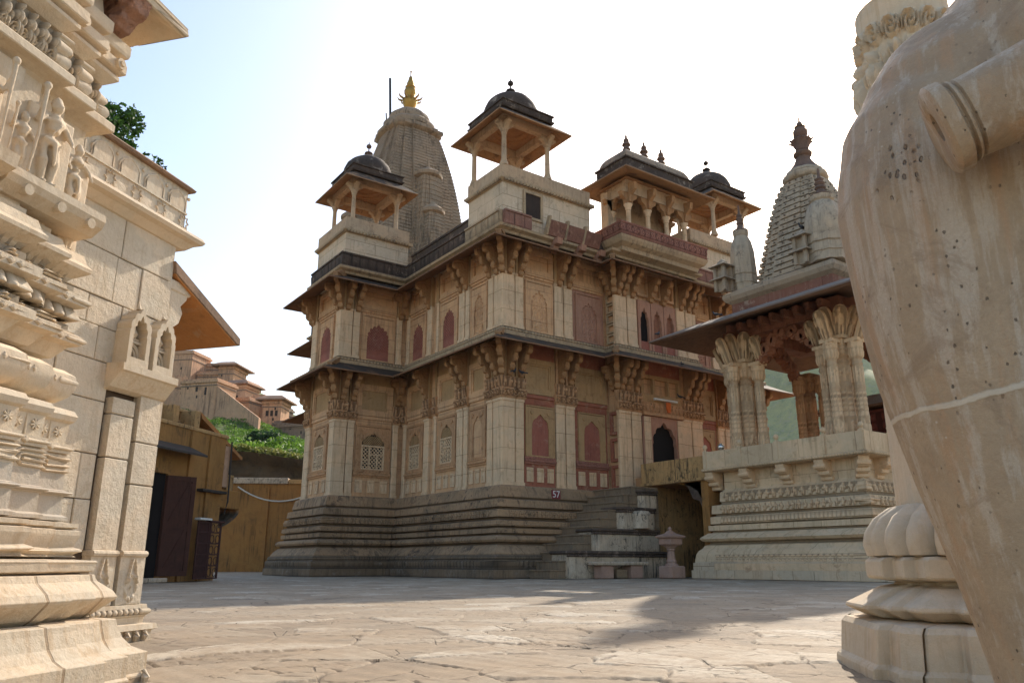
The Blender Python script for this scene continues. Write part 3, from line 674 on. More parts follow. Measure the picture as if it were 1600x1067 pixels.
# ---- roof line: mouldings, parapets
m = MB(); m.sweep(PLAN, [(-.1, 13.32), (.10, 13.32), (.14, 13.42), (.30, 13.50), (.33, 13.60), (.22, 13.66), (-.1, 13.68)], True); part(m, 'roof_moulding', 'moulding_pale')
dk = [(16.65, 44.0), (16.65, 35.45), (13.34, 35.45), (13.34, 32.05), (16.65, 32.05), (16.65, 26.6)]
def parapet(path, z0, z1, mat, name='parapet', out=.16, th=.22, fn=None):
    m = MB(); m.sweep(path, [(out-th, z0), (out, z0), (out, z1-.08), (out+.05, z1-.08), (out+.05, z1), (out-th, z1)], False, loop=True)
    if fn is not None: m.relief(path, z0+.05, z1-.12, out+.004, fn, .04, 9)
    return part(m, name, mat)
parapet(dk, 13.68, 14.33, 'parapet_dark', fn=p_petal(.42, .035))
parapet([(16.65, 26.6), (16.65, 24.0)], 13.68, 14.33, 'moulding_pale', fn=p_petal(.45, .05))
parapet([(16.65, 24.0), (18.0, 24.0)], 13.68, 14.33, 'parapet_red', fn=p_dent(.5, .02, .9))
parapet([(21.6, 24.0), (22.05, 24.0)], 13.68, 14.33, 'parapet_dark'); parapet([(27.15, 24.0), (32.6, 24.0)], 13.68, 14.33, 'parapet_red', fn=p_dent(.5, .02, .9))
# leaning slabs between short posts beside the kiosk door
for k in range(3):
    a = 18.72 + .98*k; m = MB(); m.prism([(23.93, 13.66), (23.75, 13.70), (23.50, 14.28), (23.60, 14.34)], 0, a+.06, a+.94); part(m, 'leaning_slab', 'parapet_red')
    m = MB(); m.prism([(23.95, 13.6), (23.72, 13.66), (23.44, 14.42), (23.62, 14.46)], 0, a-.05, a+.05); part(m, 'slab_post', 'moulding_pale')
for x in (19.2, 20.5, 21.6):
    m = MB(); m.prism([(24.0, 13.0), (23.8, 13.05), (23.72, 13.25), (23.5, 13.3), (23.45, 13.55), (24.0, 13.6)], 0, x-.14, x+.14); m.tube([(x-.18, 23.62, 13.38), (x+.18, 23.62, 13.38)], .1, 8); part(m, 'corbel', 'red_pale')
# rounded dark vault behind the left parapet
m = MB(); vp = []
for k in range(9):
    a = PI*k/8; vp.append((18.3 - 1.35*math.cos(a)*1.0, 14.35 + .95*math.sin(a)**.8))
m.prism([(16.95, 13.6)] + vp + [(19.65, 13.6)], 1, 26.7, 32.4); part(m, 'vault', 'roof_dark', smooth=40)
m = MB(); m.box(16.75, 16.95, 26.65, 31.9, 14.2, 14.85); m.box(16.7, 17.0, 26.65, 31.9, 14.85, 14.95); part(m, 'vault_kerb', 'parapet_dark')

# ---- kiosks (domed chattris)
def base_block(x0, x1, y0, y1, zt, door=None):
    m = MB(); pl = [(x0, y0), (x1, y0), (x1, y1), (x0, y1)]
    m.sweep(pl, [(0, 13.6), (0, zt)], True, True); b = part(m, 'kiosk_base', 'cream_ashlar')
    m = MB(); m.sweep(pl, [(-.02, zt-.08), (.05, zt-.08), (.16, zt+.02), (.16, zt+.10), (.05, zt+.14), (-.02, zt+.15)], True); m.relief(pl + [pl[0]], zt-.06, zt+.06, .09, p_dent(.16, .08, .55), .04, 4); part(m, 'cornice', 'moulding_pale', b)
    m = MB(); m.sweep(pl, [(-.22, zt+.14), (.03, zt+.14), (.03, zt+.72), (-.22, zt+.72)], True, loop=True); part(m, 'kiosk_parapet', 'chattri_stone', b)
    m = MB(); m.box(x0+.2, x1-.2, y0+.2, y1-.2, zt+.1, zt+.18); part(m, 'kiosk_floor', 'soffit_ochre', b)
    return b
b1 = base_block(16.66, 21.35, 24.02, 26.62, 15.72)
m = MB(); m.box(17.80, 18.58, 24.006, 24.019, 14.30, 15.42); part(m, 'kiosk_door_shade', 'window_dark', b1)  # flat dark sheet painting the shade of an open doorway
m = MB(FR); frame_rect(m, 17.68, 18.70, 14.25, 15.52, -.02, .05, .11); part(m, 'kiosk_door_frame', 'moulding_pale', b1)
base_block(13.36, 16.62, 32.07, 35.42, 15.48); base_block(27.9, 32.5, 24.02, 26.62, 15.72)

def kiosk(cx_, cy_, zb, name='kiosk', hp=1.15, he=1.93, dark='roof_dark'):
    zt = zb + 2.05
    k = MB(); pl = [(-1, -1), (1, -1), (1, 1), (-1, 1)]
    def sq(h): return [(cx_-h, cy_-h), (cx_+h, cy_-h), (cx_+h, cy_+h), (cx_-h, cy_+h)]
    k.sweep(sq(hp), [(.05, zt+.66), (he-hp, zt+.02), (he-hp, zt-.03), (.06, zt+.36), (-.1, zt+.36)], True)
    ko = part(k, name, 'kiosk_eave')
    for sx in (-1, 1):
        for sy in (-1, 1):
            m = MB(); x, y = cx_+sx*hp, cy_+sy*hp
            m.lathe((x, y, zb), [(.19, 0), (.19, .12), (.14, .18), (.15, .22), (.115, .3), (.10, 1.45), (.13, 1.5), (.12, 1.56), (.17, 1.62), (.17, 1.7)], 8)
            for dx, dy in ((-sx, 0), (0, -sy), (sx, 0), (0, sy)):
                ww = .10; ln = .42
                if dx: m.prism([(0, zb+1.62), (dx*.16, zb+1.64), (dx*.24, zb+1.8), (dx*ln, zb+1.86), (dx*ln, zb+1.97), (0, zb+1.97)] if False else [(x, zb+1.66), (x+dx*.16, zb+1.68), (x+dx*.26, zb+1.84), (x+dx*ln, zb+1.9), (x+dx*ln, zb+2.02), (x, zb+2.02)], 1, y-ww, y+ww)
                else: m.prism([(y, zb+1.66), (y+dy*.16, zb+1.68), (y+dy*.26, zb+1.84), (y+dy*ln, zb+1.9), (y+dy*ln, zb+2.02), (y, zb+2.02)], 0, x-ww, x+ww)
            part(m, 'kiosk_pillar', 'chattri_stone', ko, smooth=40)
    m = MB()
    for sx in (-1, 1):
        m.box(cx_+sx*hp-.13, cx_+sx*hp+.13, cy_-hp-.13, cy_+hp+.13, zt-.02, zt+.32); m.box(cx_-hp+.13, cx_+hp-.13, cy_+sx*hp-.13, cy_+sx*hp+.13, zt-.018, zt+.318)
    part(m, 'kiosk_beam', 'chattri_stone', ko)
    m = MB(); m.lathe((cx_, cy_, 0), [(hp*1.3, zt+.33), (hp*.92, zt+.34), (hp*.9, zt+.40), (hp*.74, zt+.41), (hp*.72, zt+.48), (hp*.55, zt+.5), (hp*.52, zt+.58), (hp*.3, zt+.6), (.02, zt+.64)], 24, cap=False); part(m, 'kiosk_ceiling', 'soffit_ochre', ko)
    m = MB(); m.sweep(sq(hp), [(.04, zt+.64), (.22, zt+.64), (.26, zt+.72), (.18, zt+.76), (.18, zt+.96), (.24, zt+.98), (.24, zt+1.03), (-.1, zt+1.05)], True, True); part(m, 'kiosk_cornice', dark, ko)
    m = MB(); m.lathe((cx_, cy_, zt+1.03), [(1.20, 0), (1.22, .18), (1.18, .42), (1.06, .70), (.86, .93), (.60, 1.10), (.32, 1.2), (.02, 1.24)], 24, 16, .03); part(m, 'dome', dark, ko, smooth=50)
    m = MB(); m.lathe((cx_, cy_, zt+2.2), [(.34, 0), (.36, .05), (.24, .10), (.2, .2), (.15, .26), (.22, .3), (.2, .36), (.1, .4), (.035, .48), (.03, .62), (.12, .66), (.14, .74), (.10, .82), (.03, .86), (.015, .98), (0, 1.02)], 12); part(m, 'finial', 'spire_dark' if dark == 'roof_dark' and zb > 16.4 else 'finial_brown', ko, smooth=50)
    return ko
kiosk(17.95, 25.28, 16.42); kiosk(15.02, 33.76, 16.20); kiosk(31.05, 25.28, 16.55)

# central roof pavilion with three finials
m = MB(); pl = [(21.9, 22.6), (27.3, 22.6), (27.3, 24.6), (21.9, 24.6)]
m.sweep(pl, [(-.72, 13.3), (-.66, 13.42), (-.30, 13.55), (-.26, 13.72), (-.06, 13.86), (.02, 14.0), (.06, 14.12), (-.2, 14.13)], True, True); pv = part(m, 'balcony', 'moulding_pale')
m = MB(); m.sweep([(21.9, 24.5), (21.9, 22.6), (27.3, 22.6), (27.3, 24.5)], [(-.16, 14.12), (0, 14.12), (.05, 14.64), (.08, 14.66), (.08, 14.72), (-.16, 14.72)], False, loop=True)
m.relief([(21.9, 24.5), (21.9, 22.6), (27.3, 22.6)], 14.13, 14.24, .03, p_petal(.14, .05), .035, 5); m.relief([(21.9, 24.5), (21.9, 22.6), (27.3, 22.6)], 14.28, 14.62, .03, p_scroll(.36, .03), .05, 7, .03); part(m, 'balcony_parapet', 'red_carved', pv)
m = MB(); m.box(22.5, 26.7, 24.25, 24.5, 14.0, 16.9); m.box(22.45, 22.95, 24.0, 24.26, 14.0, 16.8); bw = part(m, 'pavilion_back_wall', 'chattri_stone', pv)
for x in (23.2, 24.6, 26.0):
    m = MB(frame((0, 24.25, 0), 0)); arch_panel(m, x-.3, x+.3, 14.9, 15.8, .3, 15.3, 15.65, -.003, .05, n=3); part(m, 'small_niche', 'red_pale', pv)
    m = MB(frame((0, 24.25, 0), 0)); m.box(x-.18, x+.18, .002, .008, 14.92, 15.6); part(m, 'niche_shade', 'door_black', pv)
for r_, ys in ((0, 23.05), (1, 24.1)):
    for k in range(4):
        x = 22.8 + 1.2*k
        if r_ and k not in (0, 3): continue
        m = MB(); m.lathe((x, ys, 14.1), [(.15, 0), (.15, .1), (.11, .16), (.105, 1.5), (.14, 1.58), (.13, 1.64), (.2, 1.75), (.2, 1.8)], 8)
        part(m, 'pavilion_pillar', 'pilaster_stone', pv, smooth=40)
        m = MB()
        for dx in (-1, 1): m.prism([(x, 15.8), (x+dx*.16, 15.86), (x+dx*.22, 16.1), (x+dx*.44, 16.24), (x+dx*.5, 16.42), (x, 16.44)], 1, ys-.1, ys+.1)
        for dy in (-1, 1): m.prism([(ys, 15.9), (ys+dy*.18, 15.98), (ys+dy*.24, 16.3), (ys+dy*.5, 16.5), (ys+dy*.55, 16.8), (ys, 16.9)], 0, x-.09, x+.09)
        part(m, 'pavilion_bracket', 'bracket_stone', pv)
m = MB(); m.box(22.6, 26.6, 22.92, 23.18, 16.44, 17.05); m.box(22.65, 22.95, 23.18, 24.3, 16.44, 17.04); m.box(26.25, 26.55, 23.18, 24.3, 16.44, 17.04); part(m, 'pavilion_beam', 'chattri_stone', pv)
m = MB(); pl = [(22.7, 22.95), (26.5, 22.95), (26.5, 24.4), (22.7, 24.4)]
m.sweep(pl, [(-.1, 17.62), (.95, 17.12), (.98, 17.04), (.94, 17.02), (-.1, 17.32)], True); m.box(22.5, 26.7, 22.75, 24.6, 17.06, 17.10); part(m, 'pavilion_eave', 'kiosk_eave', pv)
m = MB(); m.sweep(pl, [(-.1, 17.5), (.30, 17.5), (.34, 17.6), (.26, 17.66), (.26, 17.98), (.34, 18.0), (.34, 18.06), (-.1, 18.08)], True, True); part(m, 'pavilion_cornice', 'roof_dark', pv)
m = MB(); ids = []
for t in np.linspace(0, 1, 9):
    a = t*PI/2; o = .18*math.cos(a)+(-.62)*(1-math.cos(a)); z = 18.05 + .82*math.sin(a)
    ids.append((o, z))
m.sweep(pl, ids, True, True); part(m, 'pavilion_vault', 'vault_weathered', pv, smooth=40)
for x in (23.45, 24.6, 25.75):
    m = MB(); m.lathe((x, 23.65, 18.78), [(.30, 0), (.32, .06), (.2, .1), (.17, .22), (.12, .28), (.20, .33), (.14, .42), (.12, .5), (.21, .56), (.17, .66), (.1, .7), (.14, .76), (.12, .86), (.05, .94), (.06, 1.0), (.01, 1.14)], 10); part(m, 'finial', 'finial_brown', pv, smooth=50)

# ---- main spire over the sanctum
def ratha(steps):
    """unit plan of a square with stepped projections; steps = [(half width, out)] from centre to corner"""
    side = []
    for w, o in steps: side.append((w, -o))
    pts = []
    a = [(-x, y) for x, y in reversed(side)]; full = a + side     # front side (-Y) from left to right, plus steps
    out = []
    st = [(-steps[-1][0], -steps[-1][1])]
    prev = None
    seq = list(reversed(steps)); line = []
    for w, o in seq:
        if prev is not None: line.append((-w, -prev))
        line.append((-w, -o)); prev = o
    line = line + [(-x, y) for x, y in reversed(line)]
    for r in range(4):
        c, s_ = [(1, 0), (0, 1), (-1, 0), (0, -1)][r]
        for x, y in line: out.append((c*x - s_*y, s_*x + c*y))
    res = []
    for p in out:
        if not res or abs(p[0]-res[-1][0])+abs(p[1]-res[-1][1]) > 1e-6: res.append(p)
    if abs(res[0][0]-res[-1][0])+abs(res[0][1]-res[-1][1]) < 1e-6: res.pop()
    return res
RP = ratha([(.34, 1.0), (.62, .93), (.86, .86)]); RP3 = ratha([(.30, 1.0), (.55, .94), (.80, .87)])
def spire(mb, plan, c, z0, z1, r0, r1, n, groove=.035, power=2.2, duty=.8, holes=0):
    pr = []
    for k in range(n):
        za, zb = z0+(z1-z0)*k/n, z0+(z1-z0)*(k+1)/n
        def R_(z): w = (z-z0)/(z1-z0); return r0 - (r0-r1)*w**power
        zm = za+(zb-za)*duty
        pr += [(R_(za), za), (R_(zm), zm), (R_(zm)-groove, zm+.001), (R_(zb)-groove, zb-.001)]
    mb.scaled(plan, c, pr)
SC = (23.05, 45.1)
m = MB(); m.scaled([(-1, -1), (1, -1), (1, 1), (-1, 1)], SC, [(4.0, 3.0), (4.0, 14.2), (3.4, 14.6), (3.0, 16)]); part(m, 'sanctum', 'cream_ashlar')
m = MB(); spire(m, RP, SC, 15.0, 29.6, 3.72, 1.84, 58, .04, 2.5, .70); sp = part(m, 'spire', 'shikhara_stone')
m = MB()
for dx, dy in ((0, -1), (-1, 0)):
    for off, r, zt in ((3.05, 1.22, 25.2), (3.85, .98, 22.3), (4.4, .7, 19.4)):
        c = (SC[0]+dx*off, SC[1]+dy*off); spire(m, RP, c, 14.6, zt, r, r*.62, 30, .03, 2.3, .72)
        m.lathe((c[0], c[1], zt), [(r*.62, 0), (r*.78, .1), (r*.8, .3), (r*.6, .5), (r*.42, .6), (r*.25, .8), (.1, .95), (.05, 1.5), (0, 1.6)], 16, 12, .04)
part(m, 'half_spire', 'shikhara_stone', sp)
m = MB(); m.scaled(RP, SC, [(1.84, 29.5), (2.12, 29.75), (2.1, 30.0), (1.75, 30.2)])
m.lathe((*SC, 30.1), [(1.5, 0), (1.78, .15), (1.82, .45), (1.6, .7), (1.45, .74), (1.48, .95), (1.34, 1.3), (1.0, 1.6), (.45, 1.78)], 32, 24, .05); part(m, 'spire_crown', 'shikhara_stone', sp, smooth=50)
m = MB(); m.lathe((*SC, 31.8), [(0.353, 0), (0.386, .15), (0.302, .25), (0.353, .35), (0.504, .75), (0.554, 1.05), (0.487, 1.15), (0.386, 1.2), (0.353, 1.45), (0.420, 1.6), (0.437, 1.85), (0.336, 2.05), (0.386, 2.15), (0.252, 2.3), (0.286, 2.42), (0.168, 2.75), (0.143, 2.95), (0.042, 3.1), (0.042, 3.4), (0.076, 3.46), (0.000, 3.6)], 16)
for k in range(10):
    a = k*PI/5; m.tube([(SC[0]+.55*math.cos(a), SC[1]+.55*math.sin(a), 32.85), (SC[0]+.8*math.cos(a), SC[1]+.8*math.sin(a), 32.95), (SC[0]+.92*math.cos(a), SC[1]+.92*math.sin(a), 33.15)], [.09, .07, .02], 5)
part(m, 'gilded_finial', 'gold', sp, smooth=50)
m = MB(); m.tube([(21.95, 45.7, 29.2), (21.75, 45.85, 34.6)], .09, 8); m.tube([(21.75, 45.8, 29.6), (21.60, 45.9, 31.7)], .05, 6); part(m, 'flag_pole', 'dark_pole', sp)

# ------------------------------------------------------------------ small pavilion with the grey spire
GC = (25.4, 16.1)
G = thing('pavilion', 'open pillared marble pavilion on a carved plinth under a grey stepped spire', 'pavilion', (25.4, 16.1, 0))
def gp(mb, name, mat, parent=G, **kw): return mb.build(name, mat, parent, **kw)
def gsq(h): return [(GC[0]-h, GC[1]-h), (GC[0]+h, GC[1]-h), (GC[0]+h, GC[1]+h), (GC[0]-h, GC[1]+h)]
GPL = gsq(2.6); GV = [GPL[3], GPL[0], GPL[1]]
m = MB(); m.sweep(GPL, [(1.0, 0), (1.0, .27), (.95, .28), (.95, .52), (.90, .53), (.90, .56)], True); gp(m, 'plinth_base', 'marble_grey')
m = MB(); m.sweep(GPL, [(.90, .56), (.88, .68), (.86, .80), (.80, .92), (.70, 1.0), (.64, 1.10), (.54, 1.14, 0), (.50, 1.16, 0), (.50, 1.21, 0), (.68, 1.25), (.76, 1.33), (.70, 1.40), (.54, 1.52), (.44, 1.535, 0), (.42, 1.55, 0), (.42, 1.595, 0), (.52, 1.61), (.52, 1.78), (.38, 1.795, 0), (.36, 1.80, 0), (.36, 1.83, 0),
    (.46, 1.84), (.46, 2.08), (.33, 2.11, 0), (.31, 2.12, 0), (.31, 2.165, 0), (.42, 2.19), (.40, 2.48), (.22, 2.51, 0), (.16, 2.53, 0), (.16, 2.60, 0), (.20, 2.62), (.18, 2.94), (.10, 3.0), (.06, 3.06), (.06, 3.7), (-.2, 3.71)], True); gp(m, 'plinth', 'pale_marble')
m = MB(); m.relief(GV, .29, .50, .955, p_lozenge(.25, .0), .06, 4); m.relief(GV, .58, .66, .885, p_leaf(.16, .03), .03, 5); m.relief(GV, .69, .79, .868, p_bead(.2, .035), .03, 6)
m.relief(GV, 1.85, 2.07, .455, p_petal_dn(.15, .05), .03, 7); m.relief(GV, 2.20, 2.47, .405, p_fig(.22, .10), .03, 10, -.02); m.relief(GV, 2.63, 2.93, .195, p_fig(.28, .09), .03, 10, -.01); gp(m, 'plinth_frieze', 'carved_marble')
# parapet on brackets
m = MB(); GP3 = gsq(3.15); m.sweep(GP3, [(-.55, 3.66), (-.02, 3.66), (.05, 3.70), (.07, 3.76), (.0, 3.79), (.0, 4.38), (-.14, 4.40), (-.14, 3.86), (-.55, 3.85)], True)
m.relief([GP3[3], GP3[0], GP3[1]], 3.67, 3.78, .03, p_bead(.10, .05), .02, 5); par_ = gp(m, 'parapet', 'pale_marble')
m = MB(); m.box(GC[0]-3.0, GC[0]+3.0, GC[1]-3.0, GC[1]+3.0, 3.72, 3.84); gp(m, 'platform_floor', 'marble_grey')
post = [(22.25, y) for y in (13.06, 14.35, 16.1, 17.6, 19.16)] + [(x, 12.95-.03) for x in (23.6, 25.0, 26.4)]
for x, y in post:
    m = MB(); m.box(x-.024, x+.127, y-.073, y+.073, 3.795, 4.42); m.lathe((x+.055, y, 4.42), [(.05, 0), (.04, .04), (.085, .1), (.09, .16), (.05, .22), (0, .24)], 10); gp(m, 'parapet_post', 'pale_marble', par_)
gbr = None
def gbracket(x, y, rz):
    global gbr
    if gbr is None:
        m = MB(); m.prism([(-.1, 0), (.06, .0), (.10, .10), (.22, .14), (.27, .28), (.40, .32), (.47, .46), (.50, .62), (-.1, .64)], 1, -.16, .16)
        for (a, z, r) in ((.06, .06, .07), (.22, .22, .075), (.42, .42, .08)): m.tube([(a, -.2, z), (a, .2, z)], r, 8)
        gbr = m.build('plinth_bracket', 'carved_marble', None); gbr.parent = G; o = gbr
    else: o = gbr.copy(); COL.objects.link(o); o.parent = G
    o.location = (x-GC[0], y-GC[1], 3.03); o.rotation_euler = (0, 0, rz)
for y in (19.05, 17.55, 16.05, 14.6): gbracket(22.76, y, PI)
for x in (23.6, 24.9, 26.2, 27.5): gbracket(x, 13.46, -PI/2)
gbracket(22.78, 13.5, -3*PI/4)
# pillars: carved eight-sided shafts in clusters, with leaning figure brackets
def shaft(x, y, r, z0, z1, name='pillar', mat='carved_marble', fans=True, ci=0):
    m = MB(); H = z1-z0
    n = 24; zs = []
    prof = [(1.28, 0), (1.28, .05), (1.18, .055), (1.18, .09), (1.35, .10), (1.30, .115), (1.08, .12), (1.08, .30), (1.22, .31), (1.0, .33), (.98, .56), (1.06, .57), (1.06, .60), (.95, .61), (.93, .78), (1.08, .79), (.95, .81), (.92, .83), (1.25, .86), (1.45, .90), (1.35, .93), (1.5, .95), (1.5, 1.0)]
    U = np.arange(n+1)*2*PI/n; V = np.linspace(0, 1, 64)
    pz = np.array([p[1] for p in prof]); pr = np.array([p[0] for p in prof]); R0 = np.interp(V, pz, pr)
    oct_ = np.cos(PI/8)/np.cos((U % (PI/4))-PI/8)
    UU, VV = np.meshgrid(U, V, indexing='ij')
    car = np.zeros_like(UU)
    fig = p_fig(PI/4, .20)(UU+ci, np.clip((VV-.12)/.18, 0, 1)); car += fig*((VV > .12) & (VV < .30))
    car += p_lozenge(PI/8, .10)(UU, (VV*22) % 1)*((VV > .33) & (VV < .57)); car += p_fig(PI/4, .14)(UU+2, np.clip((VV-.62)/.16, 0, 1))*((VV > .62) & (VV < .78)); car += p_petal_dn(PI/6, .16)(UU, np.clip((VV-.84)/.1, 0, 1))*((VV > .84) & (VV < .94))
    Rr = r*(R0[None]*oct_[:, None] + car)
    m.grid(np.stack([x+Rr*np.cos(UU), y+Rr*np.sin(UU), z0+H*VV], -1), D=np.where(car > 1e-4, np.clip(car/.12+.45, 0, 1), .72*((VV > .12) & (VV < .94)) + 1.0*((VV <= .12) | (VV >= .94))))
    m.box(x-r*1.45, x+r*1.45, y-r*1.45, y+r*1.45, z1-.02, z1+.1)
    return gp(m, name, mat)
def fan(x, y, a, z0, ln, w, tilt, parent):
    """leaning bracket carved with a figure under a rounded top"""
    ca, sa = math.cos(a), math.sin(a)
    def xf(P):
        t = P[:, 1]*math.cos(tilt) + P[:, 2]*math.sin(tilt); z = -P[:, 1]*math.sin(tilt) + P[:, 2]*math.cos(tilt)
        return np.column_stack([x + ca*t - sa*P[:, 0], y + sa*t + ca*P[:, 0], z0 + z])
    m = MB(xf); N = 14; O = [(-w*.36, 0), (-w*.42, ln*.3), (-w*.5, ln*.75)] + [(w*.5*math.cos(q), ln*.75+ln*.25*math.sin(q)) for q in np.linspace(PI, 0, 7)] + [(w*.5, ln*.75), (w*.42, ln*.3), (w*.36, 0)]
    m.prism([(p[0], p[1]) for p in O], 1, -.09, .03)
    U, V = np.meshgrid(np.linspace(-.42, .42, 13), np.linspace(0, 1, 20), indexing='ij')
    wd = w*(.80+.25*np.clip(V*1.3, 0, 1))*np.sqrt(np.clip(1-np.clip((V-.78)/.3, 0, 1)**2, .1, 1)); fd = p_fig(1.0, .10)(U+.5, V*.95); m.grid(np.stack([U*wd, .034+fd, V*ln*.95+.02], -1), D=fd)
    return gp(m, 'leaning_bracket', 'carved_marble', parent)
for (sx, sy) in ((-1, -1), (-1, 1), (1, 1), (1, -1)):
    cxp, cyp = GC[0]+sx*1.95, GC[1]+sy*1.95; back = (sx > 0)
    mt = 'carved_marble' if not back else 'carved_cream'
    for k, (dx, dy, r) in enumerate(((0, 0, .285), (-sx*.62, 0, .165), (0, -sy*.62, .165), (sx*.05, sy*.60, .165), (sx*.60, sy*.05, .165)) if not back else ((0, 0, .28), (-sx*.60, 0, .165), (0, -sy*.60, .165))):
        o = shaft(cxp+dx, cyp+dy, r, 3.84, 7.62 if k == 0 else 7.45, 'pillar', mat=mt, ci=k*1.7+sx+2*sy)
        if k == 0:
            for a in (PI, -PI/2, -3*PI/4, PI/2, 0): 
                if back: continue
                fan(cxp+.30*math.cos(a), cyp+.30*math.sin(a), a, 7.62, 1.15, .46, .42, o)
        elif not back:
            a = math.atan2(dy, dx); fan(cxp+dx+.16*math.cos(a), cyp+dy+.16*math.sin(a), a if k > 2 else (PI if k == 2 else -PI/2), 7.50, 1.05, .40, .45, o)
# zigzag torana arches and beams
def torana(A, B, z0, zt, w=.26):
    m = MB(); A = np.array(A, float); B = np.array(B, float); d = B-A; L = np.linalg.norm(d); d /= L; n_ = np.array([-d[1], d[0]])
    pts = []; K = 7
    for k in range(4*K+1):
        t = k/(4*K); s = t*L; base = 1-abs(2*t-1); z = z0 + (zt-z0)*base**.8 + .16*math.sin(t*PI*K*2)*(.3+base*.5)
        pts.append((s, z))
    up = [(s, z+.48) for s, z in pts]; N = len(pts); ids = []
    for off in (-w/2, w/2):
        for row in (pts, up): ids.append(m.addv([(*(A+d*s+n_*off), z) for s, z in row]))
    a, b, c, e = ids
    for p, q_ in ((a, b), (c, a), (b, e), (e, c)): m.quads([(p+k, p+k+1, q_+k+1, q_+k) for k in range(N-1)])
    for k in range(1, N-1, 2):
        s, z = pts[k]; m.tube([(*(A+d*s-n_*(w/2+.06)), z+.22), (*(A+d*s+n_*(w/2+.06)), z+.22)], .15, 8)
    gp(m, 'torana_arch', 'pavilion_brown')
c = [(GC[0]+sx*1.95, GC[1]+sy*1.95) for sx, sy in ((-1, -1), (-1, 1), (1, 1), (1, -1))]
for k in range(4):
    A, B = np.array(c[k]), np.array(c[(k+1) % 4]); d = (B-A)/np.linalg.norm(B-A); torana(A+d*.75, B-d*.75, 7.35, 8.35)
m = MB(); 
for k in (-1, 1): m.box(GC[0]+k*1.95-.28, GC[0]+k*1.95+.28, GC[1]-2.3, GC[1]+2.3, 8.55, 9.1); m.box(GC[0]-1.67, GC[0]+1.67, GC[1]+k*1.95-.28, GC[1]+k*1.95+.28, 8.56, 9.09)
for k in range(9):
    for sx in (-1, 1):
        t = -1.9+.475*k; m.box(GC[0]+sx*2.2, GC[0]+sx*2.75, GC[1]+t-.08, GC[1]+t+.08, 8.72, 8.98); m.box(GC[0]+t-.08, GC[0]+t+.08, GC[1]+sx*2.2, GC[1]+sx*2.75, 8.721, 8.979)
gp(m, 'beam', 'pavilion_brown')
m = MB(); m.lathe((*GC, 0), [(2.4, 9.05), (1.9, 9.1), (1.85, 9.25), (1.5, 9.3), (1.45, 9.5), (1.0, 9.55), (.9, 9.75), (.1, 9.8)], 24, cap=False); gp(m, 'ceiling', 'pavilion_brown')
m = MB(); m.sweep(gsq(2.2), [(-.1, 9.62), (.9, 9.24), (1.7, 8.88), (2.16, 8.66), (2.18, 8.60), (2.12, 8.57), (1.4, 8.80), (.6, 9.08), (-.3, 9.3)], True); gp(m, 'eave', 'eave_slate')
m = MB(); m.sweep(gsq(2.12), [(0, 9.5), (0, 10.0)], True, True); gp(m, 'brick_band', 'brick_red')
m = MB(); m.sweep(gsq(2.12), [(0, 9.95), (.16, 10.06), (.24, 10.20), (.22, 10.36), (.08, 10.44), (-.1, 10.46)], True, True); gp(m, 'roof_cornice', 'moulding_grey')
# the spire: courses of blocks with small dark studs
m = MB(); n = 18; zb, zt = 10.44, 14.78; SPC = (25.55, 16.0)
def RG(z): return float(np.interp(z, [10.44, 11.1, 12.1, 13.1, 14.0, 14.78], [1.90, 1.74, 1.50, 1.29, 1.05, .74]))
pr = []
for k in range(n):
    za, zc = zb+(zt-zb)*k/n, zb+(zt-zb)*(k+1)/n; r = RG(za); zm = za+(zc-za)*.68
    pr += [(r, za), (r-.01, zm), (r-.13, zm+.005), (RG(zc)-.10, zc-.005)]
m.scaled(RP, SPC, pr); m.cur = 1
for k in range(n):
    z = zb+(zt-zb)*(k+.40)/n; r = RG(z-.1); e = .024
    for fx, (dx, dy) in enumerate(((0, -1), (-1, 0), (1, 0), (0, 1))):
        for a, o in ((-.48, .93), (-.16, 1.0), (.16, 1.0), (.48, .93), (-.74, .86), (.74, .86)):
            x, y = (SPC[0]+a*r, SPC[1]+dy*o*r) if dx == 0 else (SPC[0]+dx*o*r, SPC[1]+a*r)
            if random.random() < .82: x += random.uniform(-.04, .04)*(dx == 0); y += random.uniform(-.04, .04)*(dy == 0); q_ = e*random.uniform(.6, 1.25); zz_ = z+random.uniform(-.03, .03); m.box(x-q_, x+q_, y-q_, y+q_, zz_-q_, zz_+q_)
gsp = gp(m, 'spire', ['spire_grey', 'stud_grey'])
m = MB(); m.lathe((*SPC, 14.72), [(.66, 0), (.62, .08), (.78, .13), (.83, .25), (.78, .37), (.64, .41), (.68, .45), (.66, .55), (.54, .62)], 32, 24, .06); gp(m, 'spire_crown', 'spire_grey', gsp, smooth=50)
m = MB(); m.lathe((*SPC, 15.31), [(.58, 0), (.54, .04), (.34, .33), (.26, .53), (.24, .62)], 24, 16, .10)
m.lathe((*SPC, 15.31), [(.24, .6), (.34, .68), (.36, .78), (.28, .86), (.22, .88), (.26, .94), (.24, 1.0), (.34, 1.2), (.40, 1.36), (.30, 1.44), (.24, 1.46), (.20, 1.5), (.28, 1.62), (.28, 1.78), (.2, 1.9), (.17, 1.92), (.22, 1.97), (.13, 2.02), (.1, 2.15), (.04, 2.22), (.02, 2.42), (0, 2.44)], 16)
for k in range(10):
    a = k*PI/5; m.tube([(SPC[0]+.34*math.cos(a), SPC[1]+.34*math.sin(a), 16.59), (SPC[0]+.50*math.cos(a), SPC[1]+.50*math.sin(a), 16.68)], [.06, .02], 5)
gp(m, 'finial', 'finial_brown', gsp, smooth=50)
